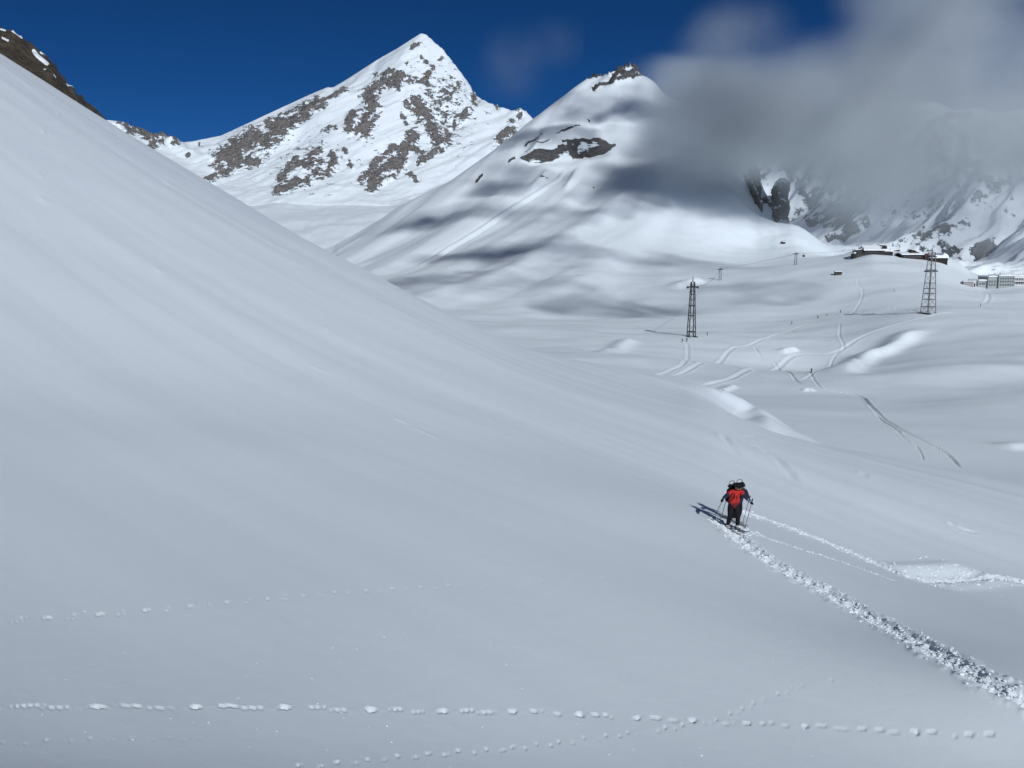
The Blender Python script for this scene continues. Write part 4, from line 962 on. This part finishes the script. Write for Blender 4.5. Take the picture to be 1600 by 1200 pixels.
def ski(center, heading, pitch, label, grp):
    t = thing('ski', label, 'ski', center, heading, grp); t.rotation_euler = (pitch, 0, heading)
    bm = bmesh.new(); rows = []
    for i in range(15):
        s = -.82 + 1.68 * i / 14; w = .045 + .014 * (s / .84) ** 2; z = .012
        if s > .62: z += ((s - .62) / .24) ** 2 * .085; w *= max(.25, 1 - ((s - .62) / .26) ** 3)
        rows.append([bm.verts.new((-w, -s, z)), bm.verts.new((w, -s, z)), bm.verts.new((w, -s, z + .014)), bm.verts.new((-w, -s, z + .014))])
    for A, B in zip(rows[:-1], rows[1:]):
        for j in range(4): bm.faces.new((A[j], A[(j + 1) % 4], B[(j + 1) % 4], B[j]))
    bm.faces.new(rows[0]); bm.faces.new(rows[-1][::-1]); mesh_obj('blade', bm, M['ski'], t, False)
    box('binding', (-.04, -.18, .027), (.04, .16, .055), M['dark_steel'], t, .01)
    return t
def skier(loc, heading, pose, label, pack_label, mats, grp, who):
    """local frame: the person faces -y; pose gives hip, feet, hands"""
    t = thing('person', label, 'person', loc, heading, grp)
    hz = pose['hip']; ln = pose['lean']; (lfx, lfy, lfz), (rfx, rfy, rfz) = pose['feet']; lh, rh = pose['hands']
    ch = Vector((0, -ln * .62, hz + .38)); nk = Vector((0, -ln * .9, hz + .56)); hd = nk + Vector((pose.get('turn', 0) * .02, -.055, .10)); tp = hd + Vector((0, -.03, .10))
    V = [((0, 0, hz), (.185, .135)), ((0, -ln * .3, hz + .2), (.185, .13)), (tuple(ch), (.215, .145)), (tuple(nk), .062), (tuple(hd), (.082, .095)), (tuple(tp), (.075, .085))]
    E = [(0, 1, 6), (1, 2, 0), (2, 3, 0), (3, 4, 3), (4, 5, 3)]
    for s, (fx, fy, fz) in ((-1, pose['feet'][0]), (1, pose['feet'][1])):
        n = len(V); hipj = Vector((s * .10, 0, hz - .05)); ank = Vector((fx, fy, fz + .10)); kn = (hipj + ank) / 2 + Vector((s * .01, -.09, .02))
        V += [(tuple(hipj), .12), (tuple(hipj.lerp(kn, .5)), .108), (tuple(kn), .088), (tuple(kn.lerp(ank, .45)), .086), (tuple(ank + Vector((0, 0, .05))), .070), (tuple(ank + Vector((0, .01, -.05))), .062), (tuple(ank + Vector((0, -.16, -.075))), .045)]
        E += [(0, n, 1), (n, n + 1, 1), (n + 1, n + 2, 1), (n + 2, n + 3, 1), (n + 3, n + 4, 1), (n + 4, n + 5, 4), (n + 5, n + 6, 4)]
    for s, h in ((-1, lh), (1, rh)):
        n = len(V); sh = ch + Vector((s * .19, .0, .10)); h = Vector(h); el = (sh + h) / 2 + Vector((s * .08, .06, -.07))
        V += [(tuple(sh), .092), (tuple(sh.lerp(el, .55)), .076), (tuple(el), .064), (tuple(el.lerp(h, .55)), .048), (tuple(h), .038)]
        E += [(2, n, 0), (n, n + 1, 2), (n + 1, n + 2, 2), (n + 2, n + 3, 5), (n + 3, n + 4, 5)]
    skin_body('body', V, E, [M[m] for m in mats], None, t, 2)
    for h, el in ((lh, (-.3, -.4, -.1)), (rh, (.3, -.4, -.1))): hand(t, h, (el[0], el[1], el[2]), M['black'])
    # cap, nose, ears, eyes, mouth, hair, hip belt and jacket zip
    bm = bmesh.new(); bmesh.ops.create_uvsphere(bm, u_segments=16, v_segments=10, radius=.112); bmesh.ops.delete(bm, geom=[v for v in bm.verts if v.co.z < -.01], context='VERTS')
    for v in bm.verts: v.co = Vector((v.co.x * .95, v.co.y * 1.06, v.co.z * 1.05)) + hd + Vector((0, -.01, .055))
    bmesh.ops.solidify(bm, geom=bm.faces[:], thickness=.008); mesh_obj('cap', bm, M['black'], t, True)
    prism('cap_peak', [(-.075, hd.z + .045), (.075, hd.z + .045), (.06, hd.z + .057), (-.06, hd.z + .057)], hd.y - .19, hd.y - .09, M['black'], t)
    bm = bmesh.new(); tube_into(bm, [hd + Vector((0, -.095, .03)), hd + Vector((0, -.118, -.005)), hd + Vector((0, -.098, -.02))], [.008, .016, .010], 6); mesh_obj('nose', bm, M['skin'], t, True)
    for s in (-1, 1):
        bm = bmesh.new(); bmesh.ops.create_uvsphere(bm, u_segments=8, v_segments=6, radius=.024); bmesh.ops.scale(bm, vec=(.5, .9, 1.3), verts=bm.verts); bmesh.ops.translate(bm, vec=hd + Vector((s * .086, .0, .0)), verts=bm.verts); mesh_obj('ear', bm, M['skin'], t, True)
        bm = bmesh.new(); bmesh.ops.create_uvsphere(bm, u_segments=10, v_segments=6, radius=.028); bmesh.ops.scale(bm, vec=(1.1, .5, .75), verts=bm.verts); bmesh.ops.translate(bm, vec=hd + Vector((s * .036, -.092, .025)), verts=bm.verts); mesh_obj('sunglass_lens', bm, M['glass'], t, True)
    bm = bmesh.new(); tube_into(bm, [hd + Vector((-.026, -.088, -.045)), hd + Vector((0, -.094, -.048)), hd + Vector((.026, -.088, -.045))], .006, 5); mesh_obj('mouth', bm, M['red_dark'], t, True)
    bm = bmesh.new(); bmesh.ops.create_uvsphere(bm, u_segments=12, v_segments=8, radius=.1); bmesh.ops.scale(bm, vec=(.92, .8, .7), verts=bm.verts); bmesh.ops.translate(bm, vec=hd + Vector((0, .035, -.005)), verts=bm.verts); mesh_obj('hair', bm, M['black'], t, True)
    tube('zip', [(0, -.128, hz + .06), (0, -.119 - ln * .3, hz + .2), (0, -.128 - ln * .62, hz + .38)], .014, M['navy'], t)
    for s in (-1, 1): tube('shoulder_strap', [ch + Vector((s * .10, .05, .17)), ch + Vector((s * .115, -.10, .10)), ch + Vector((s * .125, -.135, -.05)), Vector((s * .165, -.09, hz + .14)), Vector((s * .17, .05, hz + .06))], .019, M['black'], t)
    # rucksack on the back: a thing of its own
    pk = thing('backpack', pack_label, 'backpack', Matrix.Rotation(heading, 3, 'Z') @ Vector((0, .10, 0)) + Vector(loc), heading, 'backpacks')
    bm = bmesh.new(); hexa(bm, (-.16, .05, hz + .02), (.16, .27, hz + .56)); bmesh.ops.bevel(bm, geom=bm.edges[:], offset=.055, segments=3, affect='EDGES')
    for v in bm.verts: v.co.y += -ln * (v.co.z - hz) * 1.05
    mesh_obj('sack', bm, M[pose['pack']], pk, True)
    bm = bmesh.new(); hexa(bm, (-.165, .03, hz + .55), (.165, .26, hz + .68)); bmesh.ops.bevel(bm, geom=bm.edges[:], offset=.05, segments=3, affect='EDGES')
    for v in bm.verts: v.co.y += -ln * .6
    mesh_obj('lid', bm, M['black'], pk, True)
    tube('rope_loop', [(pose['loop'] + .12 * math.cos(a), .13 - ln * .6, hz + .66 + .16 * math.sin(a)) for a in [math.pi * j / 12 for j in range(13)]], .012, M['pole'], pk)
    for s in (-1, 1): tube('side_strap', [(s * .17, .06, hz + .1), (s * .172, .17 - ln * .2, hz + .22), (s * .17, .26 - ln * .3, hz + .3)], .012, M['black'], pk)
    return t
s1 = near.hit(1144, 829); s2 = near.hit(1150, 817)
MATS1 = ['red', 'black', 'navy', 'skin', 'boot', 'grey_blue', 'red_dark']
def on_snow(base, dx, dy, sink=.0): return (base[0] + dx, base[1] + dy, near.height(base[0] + dx, base[1] + dy) - sink)
def place_skier(base, heading, feet_xy, hands, hip, lean, labels, mats, pack, loop, who):
    c, s = math.cos(heading), math.sin(heading); W = lambda x, y: (base[0] + x * c - y * s, base[1] + x * s + y * c)
    z0 = max(near.height(*W(*f)) for f in feet_xy); loc = (base[0], base[1], z0)
    feet = [(fx, fy, near.height(*W(fx, fy)) - z0 + .05) for fx, fy in feet_xy]
    skier(loc, heading, dict(hip=hip, lean=lean, feet=feet, hands=hands, pack=pack, loop=loop), labels[0], labels[1], mats, 'ski tourers', who)
    for (fx, fy), lb in zip(feet_xy, labels[2:4]):
        x, y = W(fx, fy); e = .5; dz = (near.height(x + s * e, y - c * e) - near.height(x - s * e, y + c * e)) / (2 * e)
        ski((x, y, near.height(x, y) + .035), heading, -math.atan(dz) * 1.0, lb, 'touring skis')
    return W, loc
head1 = math.radians(14)
W, loc = place_skier(s1, head1, [(-.14, .06), (.10, -.16)], [(-.50, -.20, 1.12), (.55, -.14, .93)], .86, .26,
    ['person in red jacket and black trousers walking uphill in front, head bowed', 'dark backpack with rope loop on the front person in red', 'right ski of the front person in red', 'left ski of the front person in red'], MATS1, 'black', -.03, 'front')
def pole_for(W, loc, hand, tip, label):
    hx, hy = W(hand[0], hand[1]); tx, ty = W(tip[0], tip[1])
    ski_pole((hx, hy, loc[2] + hand[2]), (tx, ty, near.height(tx, ty) - .04), label, 'ski poles')
pole_for(W, loc, (-.53, -.29, 1.19), (-.60, .32), 'ski pole in the right hand of the front person in red')
pole_for(W, loc, (.58, -.23, 1.00), (.52, .10), 'ski pole in the left hand of the front person in red')
head2 = math.radians(10)
W, loc = place_skier(s2, head2, [(-.12, -.05), (.12, .12)], [(-.44, -.16, 1.04), (.36, -.10, .85)], .74, .34,
    ['person in dark clothes following close behind the person in red', 'olive backpack on the second person, mostly hidden behind the first', 'right ski of the second person', 'left ski of the second person'], ['navy', 'black', 'navy', 'skin', 'boot', 'navy', 'navy'], 'olive', .09, 'rear')
pole_for(W, loc, (-.47, -.25, 1.12), (-.44, .30), 'ski pole in the right hand of the second person')
pole_for(W, loc, (.39, -.19, .92), (.38, .30), 'ski pole in the left hand of the second person')

# far skiers, a few pixels tall
def far_person(px, py, label, coat, stride=0.0, k=1.0):
    p = valley.hit(px, py); g = 1.75 * k
    V = [((0, 0, .50 * g), .10 * g), ((0, 0, .66 * g), (.11 * g, .08 * g)), ((0, 0, .80 * g), (.11 * g, .075 * g)), ((0, 0, .87 * g), .035 * g), ((0, -.01 * g, .93 * g), .055 * g), ((0, -.01 * g, .97 * g), .045 * g)]
    E = [(0, 1, 0), (1, 2, 0), (2, 3, 0), (3, 4, 2), (4, 5, 1)]
    for s in (-1, 1):
        n = len(V); V += [((s * .06 * g, 0, .46 * g), .06 * g), ((s * .07 * g, -.03 * g + s * stride, .26 * g), .045 * g), ((s * .07 * g, s * stride * 2, .03 * g), .04 * g), ((s * .07 * g, s * stride * 2 - .09 * g, .015 * g), .03 * g)]
        E += [(0, n, 1), (n, n + 1, 1), (n + 1, n + 2, 1), (n + 2, n + 3, 1)]
        n = len(V); V += [((s * .13 * g, 0, .78 * g), .045 * g), ((s * .18 * g, -.03 * g, .63 * g), .035 * g), ((s * .17 * g, -.12 * g, .55 * g), .028 * g)]
        E += [(2, n, 0), (n, n + 1, 0), (n + 1, n + 2, 0)]
    o = skin_body('person', V, E, [M[coat], M['black'], M['skin']], None, None, 1)
    o.location = (p[0], p[1], p[2] - .03); o.rotation_euler = (0, 0, random.uniform(-2, 2))
    return tag(o, label, 'person', 'far skiers on the pistes')
random.seed(12)
for px, py, lb, coat in [(1237, 507, 'tiny dark figure alone on the snow left of the track crossing', 'navy'), (1268, 583, 'tiny dark skier where the tracks meet above the long ski track', 'black'), (1278, 498, 'tiny figure left of the pair on the upper crossing', 'navy'),
                         (1292, 494, 'tiny figure nearest the track crossing on its left', 'black'), (1313, 489, 'tiny figure standing above the track crossing', 'navy'), (1066, 535, 'left one of two tiny figures below the dark pylon', 'black'),
                         (1073, 534, 'right one of two tiny figures below the dark pylon', 'navy'), (1105, 524, 'tiny figure just right of the dark pylon foot', 'black'), (1397, 456, 'tiny figure at the top of the short piste left of the pale pylon', 'black'), (1320, 391, 'tiny figure left of the left lodge, nearer to it', 'navy'), (1317, 393, 'tiny figure left of the left lodge, farther from it', 'black'),
                         (1532, 479, 'tiny figure on the curved piste right of the pale pylon', 'navy')]:
    far_person(px, py, lb, coat, random.uniform(0, .08))

# ------------------------------------------------------------------ snow turned out along the ski tourers' trail, and fine crumbs standing for sparkle
def chunk_field(lines, seed):
    rs = np.random.RandomState(seed); ico = bmesh.new(); bmesh.ops.create_icosphere(ico, subdivisions=1, radius=1.0)
    bv = np.array([v.co[:] for v in ico.verts]); bf = np.array([[v.index for v in f.verts] for f in ico.faces]); ico.free()
    VV = []; FF = []; n = 0
    for pts, count, spread, smin, smax in lines:
        P2 = np.array(pts); cum = np.r_[0, np.cumsum(np.hypot(*np.diff(P2, axis=0).T))]
        for _ in range(count):
            q = rs.rand() * cum[-1]; x = np.interp(q, cum, P2[:, 0]); y = np.interp(q, cum, P2[:, 1])
            x2 = np.interp(q + .1, cum, P2[:, 0]) - x; y2 = np.interp(q + .1, cum, P2[:, 1]) - y; L = math.hypot(x2, y2) + 1e-9
            off = rs.randn() * spread; x += -y2 / L * off; y += x2 / L * off
            if abs(x / y) > .85 or y < 2: continue
            r = smin + (smax - smin) * rs.rand() ** 2.6
            v = bv * (1 + .95 * (rs.rand(len(bv), 1) - .5)) * r * np.array([1 + .7 * rs.rand(), 1 + .7 * rs.rand(), .65])
            a = rs.rand() * 6.28; v = np.stack([v[:, 0] * math.cos(a) - v[:, 1] * math.sin(a), v[:, 0] * math.sin(a) + v[:, 1] * math.cos(a), v[:, 2]], -1)
            VV.append(v + np.array([x, y, near.height(x, y) + r * .25])); FF.append(bf + n); n += len(bv)
    me = bpy.data.meshes.new('snow_chunks'); me.from_pydata(np.vstack(VV).tolist(), [], np.vstack(FF).tolist()); me.materials.append(M['chunk'])
    o = link(bpy.data.objects.new('snow_chunks', me)); o['kind'] = 'stuff'; o['label'] = 'broken lumps of snow turned out along the ski trail, and crumbs added as sparkle'
    return o
chunk_field([(lower_line, 3000, .22, .008, .042), (upper_line, 2900, .27, .009, .048), (middle_line, 260, .10, .01, .04), (scoop, 260, .8, .015, .06), ([(-7, 10.5), (10, 14)], 170, 2.6, .006, .014), ([(s1[0] - .8, s1[1] - .2), (s1[0] + .9, s1[1] + .5)], 300, .35, .010, .05)], 5)  # the wide, finest scatter is added crumbs that imitate glints on the snow
